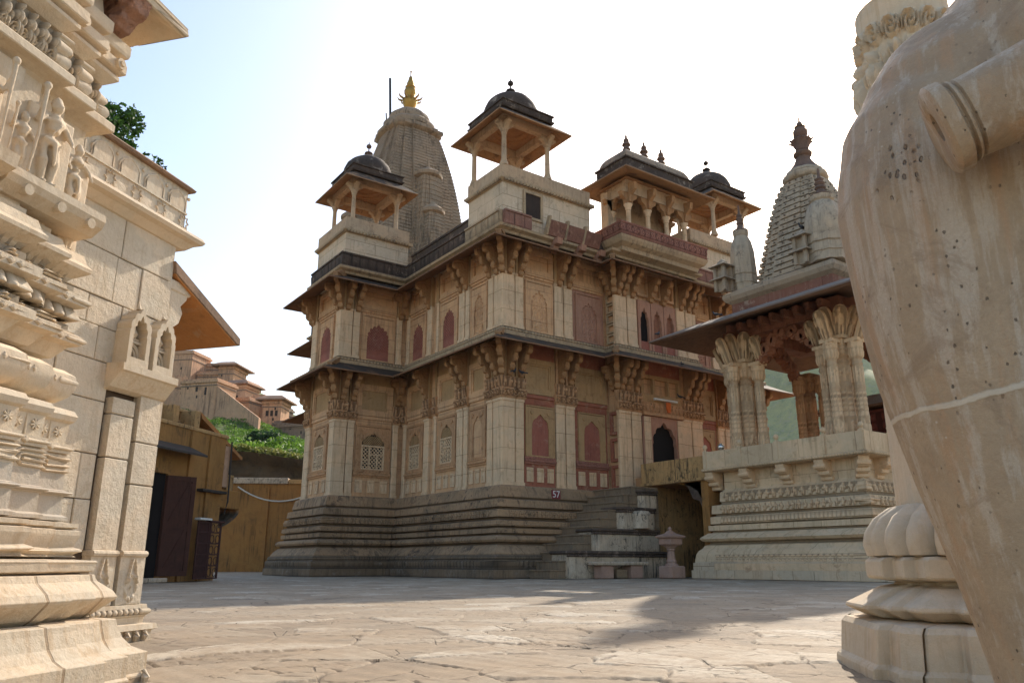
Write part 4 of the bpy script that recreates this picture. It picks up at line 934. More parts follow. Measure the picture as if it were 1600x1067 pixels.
def small_spire(x, y, sc, zb=10.44, ws=1.0):
    m = MB(); m.lathe((x, y, zb), [(a_*ws, b_) for a_, b_ in [(.66*sc, 0), (.66*sc, .3), (.70*sc, .32), (.70*sc, .62), (.66*sc, .64), (.72*sc, .68), (.72*sc, .95), (.68*sc, .97), (.70*sc, 1.05), (.66*sc, 1.6), (.55*sc, 2.0), (.42*sc, 2.22), (.36*sc, 2.3), (.42*sc, 2.36), (.44*sc, 2.5), (.3*sc, 2.56)]], 20, 10, .10)
    o = gp(m, 'corner_spire', 'spire_grey', gsp, smooth=35)
    m = MB(); sc *= ws**.6; m.lathe((x, y, zb+2.5), [(.38*sc, 0), (.40*sc, .06), (.2*sc, .16), (.14*sc, .3), (.2*sc, .36), (.14*sc, .45), (.19*sc, .55), (.12*sc, .62), (.16*sc, .7), (.06*sc, .8), (.03, 1.15), (0, 1.16)], 12); gp(m, 'corner_finial', 'finial_brown', o, smooth=50)
    return o
small_spire(23.72, 17.88, .92, ws=.70); small_spire(23.6, 14.25, 1.08, ws=.88); small_spire(27.2, 14.25, 1.0); small_spire(27.2, 17.95, .95)
for (x, y) in ((23.0, 18.3), (23.05, 14.8), (25.6, 13.7)):       # little shrine kiosks on the cornice
    m = MB()
    for z in (10.46, 11.0): 
        for dx in (-.2, .2):
            for dy in (-.2, .2): m.box(x+dx-.06, x+dx+.06, y+dy-.06, y+dy+.06, z, z+.46)
        m.box(x-.14, x+.14, y-.14, y+.14, z, z+.44)
        m.sweep([(x-.25, y-.25), (x+.25, y-.25), (x+.25, y+.25), (x-.25, y+.25)], [(-.05, z+.58), (.14, z+.46), (.14, z+.43), (-.05, z+.46)], True, True)
    m.lathe((x, y, 11.56), [(.22, 0), (.18, .1), (.05, .2), (0, .24)], 10); gp(m, 'roof_shrine', 'moulding_grey', gsp)

# second shrine behind the pavilion, dark red with a white miniature spire
R2 = thing('red_shrine', 'dark red carved shrine with a small white spire behind the pavilion pillars', 'shrine', (31.2, 16.4, 0))
m = MB(); pl = [(29.2, 14.4), (33.2, 14.4), (33.2, 18.4), (29.2, 18.4)]; m.sweep(pl, [(0, 0), (0, 3.9), (.1, 4.0), (.1, 4.3), (0, 4.4), (0, 6.3)], True, True); m.relief([pl[3], pl[0], pl[1]], 4.45, 6.2, .02, lambda u, v: .10*(np.sin(u*14) > 0)*(.6+.4*np.sin(v*30)), .05, 24); m.build('wall', 'shrine_red', R2)
m = MB(); m.sweep(pl, [(0, 6.9), (.45, 6.45), (.45, 6.38), (0, 6.4)], True, True); m.build('eave', 'eave_slate', R2)
for (x, y) in ((29.7, 15.0), (31.2, 15.0), (29.7, 17.6)):
    m = MB(); m.lathe((x, y, 6.7), [(.6, 0), (.6, .3), (.5, .32), (.5, .7), (.55, .72), (.45, 1.3), (.25, 1.8), (.3, 1.85), (.3, 2.0), (.1, 2.1), (.12, 2.3), (0, 2.5)], 8); m.build('small_spire', 'pale_marble', R2)

# ------------------------------------------------------------------ bridge, stairs, bench, pedestal
B = thing('footbridge', 'yellow washed footbridge with a stained parapet leading from the pavilion to the temple door', 'footbridge', (24.6, 21, 0))
m = MB(); m.box(22.45, 26.8, 19.26, 22.95, 3.40, 3.78); m.build('deck', 'soffit_ochre', B)
m = MB(); pp = [(22.40, 19.30), (22.40, 22.55)]
m.box(22.38, 22.60, 19.27, 22.56, 3.50, 4.30, .02); m.box(22.34, 22.64, 19.27, 22.58, 3.42, 3.52); m.box(22.60, 24.0, 22.40, 22.56, 3.5, 4.30); m.build('parapet', 'ochre_stained', B)
m = MB(); m.box(22.46, 26.4, 19.27, 19.6, 0, 3.399); m.prism([(19.6, 2.7), (19.8, 3.05), (20.2, 3.28), (20.8, 3.39), (19.6, 3.395)], 0, 22.5, 26.3); m.build('side_pier', 'yellow_wall_plaster', B)
m = MB(); m.box(26.4, 26.7, 18.6, 23.0, 0, 3.4); m.build('back_wall', 'yellow_wall_plaster', B)
m = MB(); m.box(22.42, 26.5, 22.2, 23.0, 0, 3.4); m.build('pier', 'ochre_stained', B)
m = MB(); m.prism([(19.35, 2.2), (19.55, 2.3), (19.75, 2.7), (20.05, 2.8), (20.25, 3.2), (20.5, 3.4), (19.35, 3.4)], 0, 22.5, 22.9); m.build('bracket', 'parapet_dark', B)

ST = thing('staircase', 'dark stone staircase with stained plaster side walls rising in tiers beside the temple plinth', 'staircase', (20, 21.8, 0))
def rplan(x0, x1, y0, y1, r):
    P = []
    for cx_, cy_, a0 in ((x1-r, y0+r, -90), (x1-r, y1-r, 0), (x0+r, y1-r, 90), (x0+r, y0+r, 180)):
        for k in range(5): a = math.radians(a0+90*k/4); P.append((cx_+r*math.cos(a), cy_+r*math.sin(a)))
    return P
nst = 11
for k in range(nst):
    x = 17.1 + .33*k if k < 4 else 17.4 + .40*(k-1); z = .30*(k+1)
    m = MB(); y0 = 21.72; m.box(x, 22.4, y0+.001*k, 23.9, .30*k-.002, z-.06, .012); m.box(x-.03, 22.4, y0-.02+.001*k, 23.9, z-.06, z, .012); m.build('step', 'step_stone', ST)
for (xa, xb, z0, z1, rr) in ((17.75, 22.5, 0, .80, .18), (18.95, 22.2, .93, 1.58, .22), (20.2, 22.05, 1.70, 2.38, .25), (21.3, 22.2, 2.5, 3.05, .2)):
    m = MB(); m.sweep(rplan(xa, xb, 21.45+.02*z0, 22.6, rr), [(0, z0), (.01, z0+.1), (0, z1)], True, True); tier = m.build('side_wall', 'drum_plaster', ST)
    m = MB(); P = rplan(xa, xb, 21.45+.02*z0, 22.6, rr); m.sweep(P, [(-.1, z1), (.05, z1+.01), (.09, z1+.05), (.07, z1+.12), (-.1, z1+.13)], True, True); P2 = P[15:]+P[:5]
    m.relief(P2, z1-.08, z1+.02, .03, p_petal_dn(.12, .05), .03, 5); m.build('string_course', 'parapet_dark', tier)
m = MB(); m.lathe((21.15, 21.5, 1.74), [(.42, 0), (.44, .5), (.36, .62), (.1, .66)], 12); m.build('finial_block', 'drum_plaster', ST)

bench = thing('stone_bench', 'low stone slab bench on two square blocks in front of the stairs', 'bench', (19.7, 21.0, 0))
m = MB(); m.box(18.45, 20.85, 20.82, 21.36, .44, .56, .03); m.build('seat', 'drum_plaster', bench)
for x in (18.95, 20.35): m = MB(); m.box(x-.28, x+.28, 20.92, 21.30, 0, .439, .025); m.build('leg', 'pink_stone', bench)
m = MB(); m.box(19.45, 19.95, 21.0, 21.3, 0, .30, .03); m.build('block', 'step_stone', bench)
ped = thing('pedestal', 'pink stone lamp pedestal with a square bowl standing before the bridge', 'pedestal', (21.35, 20.2, 0))
m = MB(); m.box(21.03, 21.67, 19.88, 20.52, 0, .42, .03); m.build('base', 'pink_stone', ped)
m = MB(); m.lathe((21.35, 20.2, .42), [(.24, 0), (.24, .05), (.17, .09), (.19, .16), (.15, .22), (.12, .5), (.16, .54), (.14, .58), (.22, .66), (.28, .7)], 8); m.build('shaft', 'pink_stone', ped)
m = MB(); m.sweep([(21.08, 19.93), (21.62, 19.93), (21.62, 20.47), (21.08, 20.47)], [(-.06, 1.10), (.02, 1.16), (.02, 1.36), (.10, 1.38), (.12, 1.43), (.05, 1.47), (-.12, 1.53), (-.2, 1.62)], True, True); m.lathe((21.35, 20.2, 1.60), [(.10, 0), (.06, .04), (.08, .1), (0, .18)], 10); m.build('bowl', 'pink_stone', ped)

def place_text(txt, loc, rot, size, mat, parent, name='lettering', depth=.004):
    cu = bpy.data.curves.new(name, 'FONT'); cu.body = txt; cu.size = size; cu.extrude = depth; cu.align_x = 'CENTER'; cu.align_y = 'CENTER'
    o = bpy.data.objects.new(name, cu); COL.objects.link(o); dg = bpy.context.evaluated_depsgraph_get()
    me = bpy.data.meshes.new_from_object(o.evaluated_get(dg)); COL.objects.unlink(o); bpy.data.objects.remove(o)
    ob = bpy.data.objects.new(name, me); COL.objects.link(ob); me.materials.append(MATS[mat])
    ob.parent = parent; ob.location = Vector(loc) - wloc(parent); ob.rotation_euler = rot; return ob
pz = thing('number_plate', 'small maroon plate with white number 57 on the temple plinth', 'plate', (19.0, 23.7, 2.95))
m = MB(); m.box(18.80, 19.22, 23.745, 23.775, 2.86, 3.20, .004); m.build('plate', 'plate_maroon', pz)
place_text('57', (19.01, 23.742, 3.03), (PI/2, 0, 0), .36, 'white_paint', pz)
tl = thing('tube_light', 'white fluorescent tube light fixed above the temple doorway', 'lamp', (24.6, 23.2, 7.2))
m = MB(); m.tube([(24.05, 23.16, 7.24), (25.35, 23.16, 7.24)], .035, 8); m.build('tube', 'white_tube', tl); m = MB(); m.box(24.0, 25.4, 23.17, 23.24, 7.20, 7.29); m.build('fitting', 'white_paint', tl)
of = MB(); of.box(24.66, 24.92, 23.14, 23.17, 6.82, 7.16); of.box(24.70, 24.88, 23.13, 23.16, 6.72, 6.85); tag(of.build('cloth_pennant', 'orange_cloth'), 'orange cloth tied above the temple doorway', 'cloth')
sb = MB(); sb.lathe((22.46, 18.55, 4.38), [(.06, 0), (.05, .03), (.12, .09), (.13, .16), (.09, .22), (.05, .24), (.06, .27), (0, .28)], 14); tag(sb.build('pot', 'silver', smooth=60), 'small shiny metal pot standing on the pavilion parapet', 'pot')

# pigeons
def pigeon_mesh():
    m = MB(); m.tube([(-.20, 0, .10), (-.12, 0, .12), (-.02, 0, .14), (.07, 0, .17), (.12, 0, .22), (.14, 0, .27), (.155, 0, .305), (.17, 0, .31)], [.012, .045, .07, .065, .045, .032, .036, .012], 10)
    m.tube([(-.32, 0, .07), (-.18, 0, .11)], [.035, .04], 6); m.tube([(.17, 0, .31), (.20, 0, .30)], [.012, .003], 5)
    for s in (-1, 1): m.tube([(.0, s*.03, .09), (.01, s*.035, .0)], .008, 5); m.tube([(.06, s*.05, .17), (-.08, s*.065, .14), (-.22, s*.03, .10)], [.03, .035, .01], 6)
    return m
pg0 = None
for (x, y, z, rz, lb) in ((17.02, 23.72, 7.48, .4, 'dark pigeon perched on the temple corner capital, left of a pair'), (17.40, 23.72, 7.48, 2.2, 'dark pigeon perched on the temple corner capital, right of a pair'),
                          (24.8, 22.25, 8.60, 1.0, 'dark pigeon on the lower temple eave above the doorway'), (25.72, 23.30, 7.46, 2.6, 'dark pigeon on the small panel ledge above the doorway'),
                          (20.95, 19.9, 8.72, .3, 'dark pigeon on the outer tip of the pavilion eave'), (22.3, 18.2, 9.30, 2.0, 'dark pigeon on the pavilion eave close under the left corner spire'),
                          (23.05, 14.8, 11.78, 3.0, 'dark pigeon on top of the little roof shrine of the pavilion')):
    if pg0 is None: pg0 = pigeon_mesh().build('pigeon', 'pigeon_grey', smooth=60); o = pg0
    else: o = pg0.copy(); COL.objects.link(o)
    o.location = (x, y, z); o.scale = (.72, .72, .72); o.rotation_euler = (0, 0, rz); tag(o, lb, 'pigeon', 'pigeons perched on the buildings')

# ------------------------------------------------------------------ marble building on the left
def at(lat, d, z): return np.array([F2[0]*d + RT[0]*lat, F2[1]*d + RT[1]*lat, z])
WANG = FA - math.radians(16.0); WF = frame(at(-2.62, 6.0, 0), WANG)
wo = WF(np.array([[-.8, -.5, 0.0]]))[0]
WB = thing('marble_building', 'pale marble block wall building with double niche shelf, arched parapet and orange stained end eave', 'building', tuple(wo))
def wp(mb, name, mat, parent=WB, **kw): return mb.build(name, mat, parent, **kw)
m = MB(WF); m.box(-4.2, -.20, -2.6, -.03, 0, 3.0); wp(m, 'wall', 'joint_dark')
# ashlar blocks, each one slightly out of true
def blocks(m, s0, s1, z0, z1, rows, t=0.0, seed=3, wmin=.22, wmax=.52):
    r = random.Random(seed); z = z0
    for h in rows:
        if z >= z1-.02: break
        h = min(h, z1-z); s = s0 - r.random()*.15
        while s < s1-.01:
            w = r.uniform(wmin, wmax); e = min(s+w, s1)
            if s1-e < .10: e = s1
            a = max(s, s0); g = .0030; tt = t + r.uniform(-.004, .004); c = .005
            if e-a > .03:
                P = [(a+g, -.03), (a+g, tt-c), (a+g+c, tt), (e-g-c, tt), (e-g, tt-c), (e-g, -.03)]
                zz = [(z+g, c), (z+g+c, 0), (z+h-g-c, 0), (z+h-g, c)]
                ids = [m.addv([(x, y-(k if y > -.02 else 0), q_) for x, y in P]) for q_, k in zz]
                for i, j in zip(ids[:-1], ids[1:]): m.ring(i, j, 6, False)
                m.face(*[ids[0]+k for k in range(5, -1, -1)]); m.face(*[ids[-1]+k for k in range(6)])
            s = e
        z += h
m = MB(WF); blocks(m, -2.6, -.20, 1.84, 2.93, [.24, .20, .34, .31]); blocks(m, -2.6, -.70, .58, 1.84, [.33, .30, .36, .27], seed=9); blocks(m, -.70, -.20, 1.70, 1.84, [.14], seed=2)
wp(m, 'ashlar_blocks', 'block_marble')
# two flat piers with a shadow gap between
for a, b, zt in ((-.665, -.455, 1.62), (-.405, -.175, 1.69)):
    m = MB(WF); z = .58
    for h in (.62, .30, .30) if a < -.5 else (.46, .30, .34):
        z2 = min(z+h, zt); m.box(a, b, -.029, .035, z+.003, z2-.003, .007); z = z2
    wp(m, 'pier', 'block_marble')
# double niche on a sloping shelf
m = MB(WF); m.prism([(0, 1.66), (.05, 1.68), (.13, 1.78), (.15, 1.79), (.15, 1.84), (.0, 1.845)], 0, -.735, -.175)
sh = wp(m, 'niche_shelf', 'warm_marble')
for a, b, top in ((-.70, -.475, 2.30), (-.44, -.215, 2.27)):
    m = MB(WF); c = (a+b)/2; w = b-a
    O = [(c+x, z) for x, z in cusp_outline(w*.60, 2.06, 2.215, 1.90, 5, .10)]
    E_ = [(c+x*1.42, 1.90+(z-1.90)*1.17) for x, z in cusp_outline(w*.66, 2.06, 2.215, 1.90, 5, .07)]
    k = len(O); i = m.addv([(x, .125, z) for x, z in O]); j = m.addv([(x, .125, z) for x, z in E_]); p = m.addv([(x, .01, z) for x, z in O]); q_ = m.addv([(x, .0, z) for x, z in E_])
    m.quads([(i+n, i+n+1, j+n+1, j+n) for n in range(k-1)]); m.quads([(i+n, p+n, p+n+1, i+n+1) for n in range(k-1)]); m.quads([(j+n, j+n+1, q_+n+1, q_+n) for n in range(k-1)])
    m.box(c-w*.47, c+w*.47, 0, .127, 1.845, 1.90)
    m.tube([(c, .08, 1.90+(2.215-1.90)*1.17), (c, .07, top+.03)], [.02, .004], 6)
    nn = wp(m, 'niche', 'warm_marble', sh)
    m = MB(WF); m.tube([(c+.075*math.cos(t), .05, 1.905+.105*math.sin(t)) for t in np.linspace(0, PI, 13)], .016, 6); m.tube([(c+.045*math.cos(t), .05, 1.905+.07*math.sin(t)) for t in np.linspace(0, PI, 11)], .012, 6)
    m.box(c-.085, c+.085, .0, .07, 2.02, 2.038); m.box(c-.06, c+.06, .0, .06, 2.045, 2.06); m.lathe((*[c, .04], 2.06), [(.03, 0), (.045, .03), (.03, .06), (.02, .09), (.03, .11), (0, .15)], 8)
    wp(m, 'carved_shrine', 'warm_marble', nn)
# dado with carved flower panels, plinth steps
for a, b in ((-.675, -.45), (-.41, -.17)):
    m = MB(WF); m.box(a, b, -.03, .045, .225, .56, .006); m.tube([(a, .045, .565), (b, .045, .565)], .022, 8); m.box(a-.005, b+.005, -.03, .05, .545, .585, .006)
    U, V = np.meshgrid(np.linspace(a+.02, b-.02, 34), np.linspace(0, 1, 34), indexing='ij'); c = (a+b)/2; X = (U-c)/((b-a)/2); r = np.sqrt((X*1.1)**2+((V-.35)*1.6)**2)
    D = .018*np.clip(np.cos(r*14)*(.6+.4*np.cos(np.arctan2(V-.35, X)*7)), 0, 1)*(r < .8) + .02*(np.abs(np.abs(X)-.55*np.clip(1-V, 0, 1)-.1) < .06)*(V > .45)
    m.grid(np.stack([U, .046+D, .24+.29*V], -1)); wp(m, 'flower_panel', 'block_marble')
pth = [(-2.6, .0), (-.17, .0), (-.17, -1.2)]
m = MB(WF); m.sweep(pth, [(.0, .225), (.055, .225), (.06, .20), (.06, .15), (.05, .14), (.045, .10), (.11, .095), (.12, .06), (.09, .05), (.09, -.05)], False); m.relief(pth, .155, .20, .062, p_bead(.05, .018), .006, 6)
for k in range(12): s = -1.1+.085*k; m.tube([(s, .10, .05), (s, .115, .02), (s, .10, -.02)], [.018, .024, .01], 6)
wp(m, 'plinth', 'warm_marble')
# cornice and parapet with pointed arches and star shapes
m = MB(WF); pth = [(-4.0, .0), (-.14, .0), (-.14, -2.0)]; m.sweep(pth, [(-.05, 2.90), (.02, 2.92), (.07, 2.97), (.11, 2.985), (.125, 3.01), (.11, 3.04), (.03, 3.055), (-.05, 3.06)], False); wp(m, 'cornice', 'warm_marble')
m = MB(WF); m.sweep(pth, [(.0, 3.05), (.0, 3.43), (-.12, 3.43), (-.12, 3.05)], False)
m.box(-4.0, -.135, .0, .012, 3.225, 3.24); m.box(-4.0, -.135, .0, .014, 3.052, 3.085)
pp_ = wp(m, 'parapet', 'block_marble')
m = MB(WF)
for k in range(9):
    c = -.26 - .262*k
    out = [(-.10, 3.24), (-.10, 3.32), (-.075, 3.355), (0, 3.395), (.075, 3.355), (.10, 3.32), (.10, 3.24)]
    m.tube([(c+x, .004, z) for x, z in out], .011, 5)
    P = [(c+x*.86, z) for x, z in out]; i = m.addv([(x, .010, z) for x, z in P]); m.face(*[i+n for n in range(7)])
    m.tube([(c+.131, .0, 3.37), (c+.131, .012, 3.37)], [.016, .012], 8)
    st = []
    for n in range(16):
        a = n*PI/8; r = .058 if n % 2 == 0 else .036; st.append((c+.10+r*math.cos(a), .004, 3.155+r*1.15*math.sin(a)))
    m.tube(st+[st[0]], .007, 5)
wp(m, 'parapet_tracery', 'warm_marble', pp_)
m = MB(WF); m.sweep(pth, [(-.14, 3.425), (.035, 3.43), (.045, 3.45), (.02, 3.475), (-.06, 3.49), (-.14, 3.48)], False); wp(m, 'coping', 'coping_brown')
# eave on the far end with its bracket
m = MB(WF); m.prism([(-.22, 2.80), (.70, 2.41), (.705, 2.345), (.66, 2.345), (-.20, 2.70)], 1, -1.7, .03); ee = wp(m, 'end_eave', 'coping_brown', bevel=.006)
m = MB(WF); m.prism([(-.20, 2.697), (.655, 2.343), (.655, 2.336), (-.20, 2.69)], 1, -1.68, .024); wp(m, 'eave_soffit', 'orange_stain', ee)
m = MB(WF); m.prism([(-.22, 2.12), (-.14, 2.14), (-.10, 2.22), (-.12, 2.28), (-.06, 2.33), (-.03, 2.42), (-.06, 2.47), (.0, 2.54), (.02, 2.62), (-.22, 2.66)], 1, -.16, -.01); m.box(-.24, .03, -.18, .0, 2.57, 2.66, .01); wp(m, 'eave_bracket', 'block_marble')

def remesh(o, vox):
    md = o.modifiers.new('remesh', 'REMESH'); md.mode = 'VOXEL'; md.voxel_size = vox; md.use_smooth_shade = True
    dg = bpy.context.evaluated_depsgraph_get(); dg.update(); me = bpy.data.meshes.new_from_object(o.evaluated_get(dg))
    o.modifiers.clear(); old = o.data; o.data = me; bpy.data.meshes.remove(old)
    n = len(me.vertices); a = me.attributes.get('cav') or me.attributes.new('cav', 'FLOAT', 'POINT'); a.data.foreach_set('value', np.ones(n)); return o
def ball(m, p, rx, ry=None, rz=None, n=12):
    ry = ry or rx; rz = rz or rx; ids = []
    for k in range(1, 8):
        a = PI*k/8; b = np.arange(n)*2*PI/n
        ids.append(m.addv(np.column_stack([p[0]+rx*math.sin(a)*np.cos(b), p[1]+ry*math.sin(a)*np.sin(b), np.full(n, p[2]+rz*math.cos(a))])))
    for i, j in zip(ids[:-1], ids[1:]): m.ring(i, j, n)
    t = m.addv([(p[0], p[1], p[2]+rz)]); d = m.addv([(p[0], p[1], p[2]-rz)])
    for k in range(n): m.face(t, ids[0]+k, ids[0]+(k+1) % n); m.face(d, ids[-1]+(k+1) % n, ids[-1]+k)
# ------------------------------------------------------------------ carved gateway pier, far left
PF = frame(at(-1.95, 3.9, 0), FA - math.radians(14.0)); po = PF(np.array([[-.9, -.4, 0.0]]))[0]
GP = thing('carved_pier', 'tall cream marble gateway pier covered with carved bands and standing figures at the left edge', 'pier', tuple(po))
def pp(mb, name, mat='warm_marble', parent=GP, **kw): return mb.build(name, mat, parent, **kw)
PB = [(-2.4, .0), (-.80, .0), (-.80, -.06), (-.60, -.06), (-.60, -.12), (-.40, -.12), (-.40, -1.0)]
def sw(name, prof, mat='warm_marble', rel=None, **kw):
    m = MB(PF); m.sweep(PB, prof, False)
    for r_ in (rel or []): m.relief(PB, *r_)
    return pp(m, name, mat, **kw)
sw('base', [(.42, -.05), (.42, .02), (.41, .03), (.41, .115), (.395, .12), (.36, .14), (.33, .18), (.31, .235), (.305, .26), (.24, .268)], 'warm_marble_block', bevel=.003)
for s, t in ((-.02, .30), (-.17, .31), (-.34, .34), (-.52, .37), (-.72, .42)):
    m = MB(PF); m.tube([(s, t+.0, .04), (s, t+.015, .01), (s, t, -.04)], [.010, .020, .010], 6); pp(m, 'base_leaf', 'warm_marble')
sw('chamfer_moulding', [(.20, .262), (.235, .285), (.293, .343), (.30, .355), (.285, .382), (.235, .425), (.225, .452), (.15, .46)], 'warm_marble_block', bevel=.002)
sw('slab_moulding', [(.13, .458), (.20, .46), (.222, .468), (.225, .50), (.215, .513), (.12, .52)], 'warm_marble', [(.497, .514, .218, p_bead(.07, .012), .008, 6)])
sw('lotus_moulding', [(.10, .52), (.14, .53), (.125, .64), (.16, .655), (.16, .672), (.08, .68)], 'warm_marble', [(.528, .645, .13, p_leaf(.075, .055), .005, 16), (.526, .65, .128, p_petal(.075, .045), .005, 14)])
sw('plain_course', [(.08, .68), (.125, .685), (.125, .70), (.105, .71), (.105, .79), (.115, .795), (.115, .815), (.10, .82), (.098, .89)], 'course_grey', [(.796, .814, .110, p_bead(.09, .022), .008, 5)])
sw('scroll_panel', [(.09, .885), (.097, .89), (.097, .975), (.09, .98)], 'warm_marble', [(.892, .973, .092, p_scroll(.12, .02), .006, 16)])
sw('lozenge_band', [(.08, .978), (.106, .982), (.106, 1.025), (.08, 1.03)], 'warm_marble', [(.984, 1.023, .100, p_lozenge(.052, .018), .004, 10)])
m = MB(PF); m.sweep(PB, [(.085, 1.028), (.09, 1.12), (.105, 1.132), (.112, 1.155), (.10, 1.18), (.05, 1.195), (.0, 1.198)], False)
for s, t in ((-.37, -.03), (-.455, -.03), (-.56, .03), (-.655, .03), (-.76, .09), (-.86, .09), (-.98, .09)):
    for n in range(4):
        a = n*PI/4+.2; m.tube([(s-.024*math.cos(a), t+.002, 1.078-.024*math.sin(a)), (s+.024*math.cos(a), t+.002, 1.078+.024*math.sin(a))], .0045, 5)
    m.tube([(s-.047, t, 1.03), (s-.047, t, 1.12)], .004, 5)
pp(m, 'star_panel', 'warm_marble')
sw('torus_moulding', [(.0, 1.198), (.04, 1.215), (.075, 1.245), (.092, 1.285), (.094, 1.31), (.087, 1.345), (.05, 1.37), (.0, 1.376)], 'warm_marble', [(1.29, 1.335, .085, p_lozenge(.03, .014), .004, 11)], smooth=40)
def lozband(z0, z1, out, cove, lf=True):
    m = MB(PF); m.sweep(PB, [(-.02, z0-cove), (.01, z0-cove+.008), (out-.04, z0-.012), (out, z0), (out, z1), (out-.025, z1+.012), (-.02, z1+.02)], False)
    m.relief(PB, z0+.003, z1-.003, out-.004, p_lozenge(.05, .016), .004, 9)
    if lf: m.relief(PB, z1+.01, z1+.055, out-.05, p_leaf(.10, .04), .006, 9)
    return m
pp(lozband(1.495, 1.535, .092, .08), 'lozenge_band', 'warm_marble'); m = lozband(1.685, 1.728, .09, .02); m.relief(PB, 1.61, 1.68, .035, p_petal_dn(.062, .05), .004, 12); pp(m, 'lozenge_band', 'warm_marble')
sw('fluted_cornice', [(.0, 1.79), (.01, 1.795), (.03, 1.82), (.075, 1.85), (.088, 1.86), (.09, 1.878), (.07, 1.90), (.055, 1.945), (.0, 1.95)], 'warm_marble', [(1.80, 1.855, .015, lambda u, v: .006*np.sin(u*150)+.065*v**1.6, .004, 10)])
m = MB(PF); m.sweep(PB, [(-.02, 1.94), (.0, 1.94), (.0, 2.66), (-.02, 2.66)], False); m.sweep(PB, [(.0, 1.95), (.02, 1.952), (.02, 1.985), (.0, 1.99)], False)
for s0, s1, t in ((-1.35, -1.1, .0), (-1.06, -.92, .0)): m.box(s0, s1, t, t+.03, 2.0, 2.60, .008)
pp(m, 'figure_zone_wall', 'warm_marble')
# upper cornices, frieze of figures, roof eave
sw('upper_ledge', [(.0, 2.60), (.015, 2.615), (.05, 2.63), (.085, 2.635), (.09, 2.64), (.09, 2.675), (.075, 2.69), (.02, 2.70), (.0, 2.71)], 'warm_marble', bevel=.002)
sw('figure_frieze', [(.0, 2.69), (.01, 2.89)], 'warm_marble', [(2.695, 2.885, .012, p_fig(.065, .06), .004, 26), (2.69, 2.76, .03, p_scroll(.05, .03), .004, 14)])
sw('upper_cornice', [(.0, 2.885), (.03, 2.89), (.065, 2.92), (.08, 2.935), (.08, 2.955), (.06, 2.965), (.095, 2.978), (.10, 2.985), (.10, 3.035), (.06, 3.045), (.06, 3.065), (.10, 3.08), (.105, 3.10), (.105, 3.15), (.07, 3.165), (.055, 3.28), (.03, 3.45)], 'warm_marble', bevel=.003)
for s, t in ((-.36, -.02), (-.50, .0), (-.70, .06), (-.92, .10), (-1.2, .10)):
    m = MB(PF); m.tube([(s, t-.03, 3.01), (s, t+.02, 3.01)], [.034, .03], 12); m.tube([(s, t+.015, 3.01), (s, t+.03, 3.01)], [.018, .014], 8); pp(m, 'rosette', 'warm_marble')
for s, t0 in ((-.44, -.12), (-.74, -.06), (-1.05, 0)):
    m = MB(PF); m.prism([(t0-.05, 3.10), (t0+.07, 3.11), (t0+.10, 3.15), (t0+.16, 3.16), (t0+.20, 3.22), (t0+.25, 3.24), (t0+.28, 3.33), (t0-.05, 3.46)], 0, s-.06, s+.06)
    r_ = random.Random(4)
    for k in range(26):
        w = k/26; ball(m, (s+r_.uniform(-.06, .06), t0+.03+.22*w+r_.uniform(-.02, .02), 3.12+.17*w+r_.uniform(-.035, .03)), r_.uniform(.016, .034), n=7)
    o = pp(m, 'figure_bracket', 'pink_marble'); remesh(o, .008)
EP = [(-2.4, -.12), (-.40, -.12), (-.40, -1.0)]
m = MB(PF); m.sweep(EP, [(.0, 3.47), (.12, 3.41), (.27, 3.315), (.28, 3.32), (.29, 3.375), (.26, 3.40), (.2, 3.43), (.0, 3.55)], False); m.relief(EP, 3.32, 3.385, .278, p_fig(.06, .018), .005, 9); pp(m, 'roof_eave', 'warm_marble')
m = MB(PF); m.box(-2.4, -.42, -1.0, -.14, -.05, 3.5); pp(m, 'core', 'warm_marble')

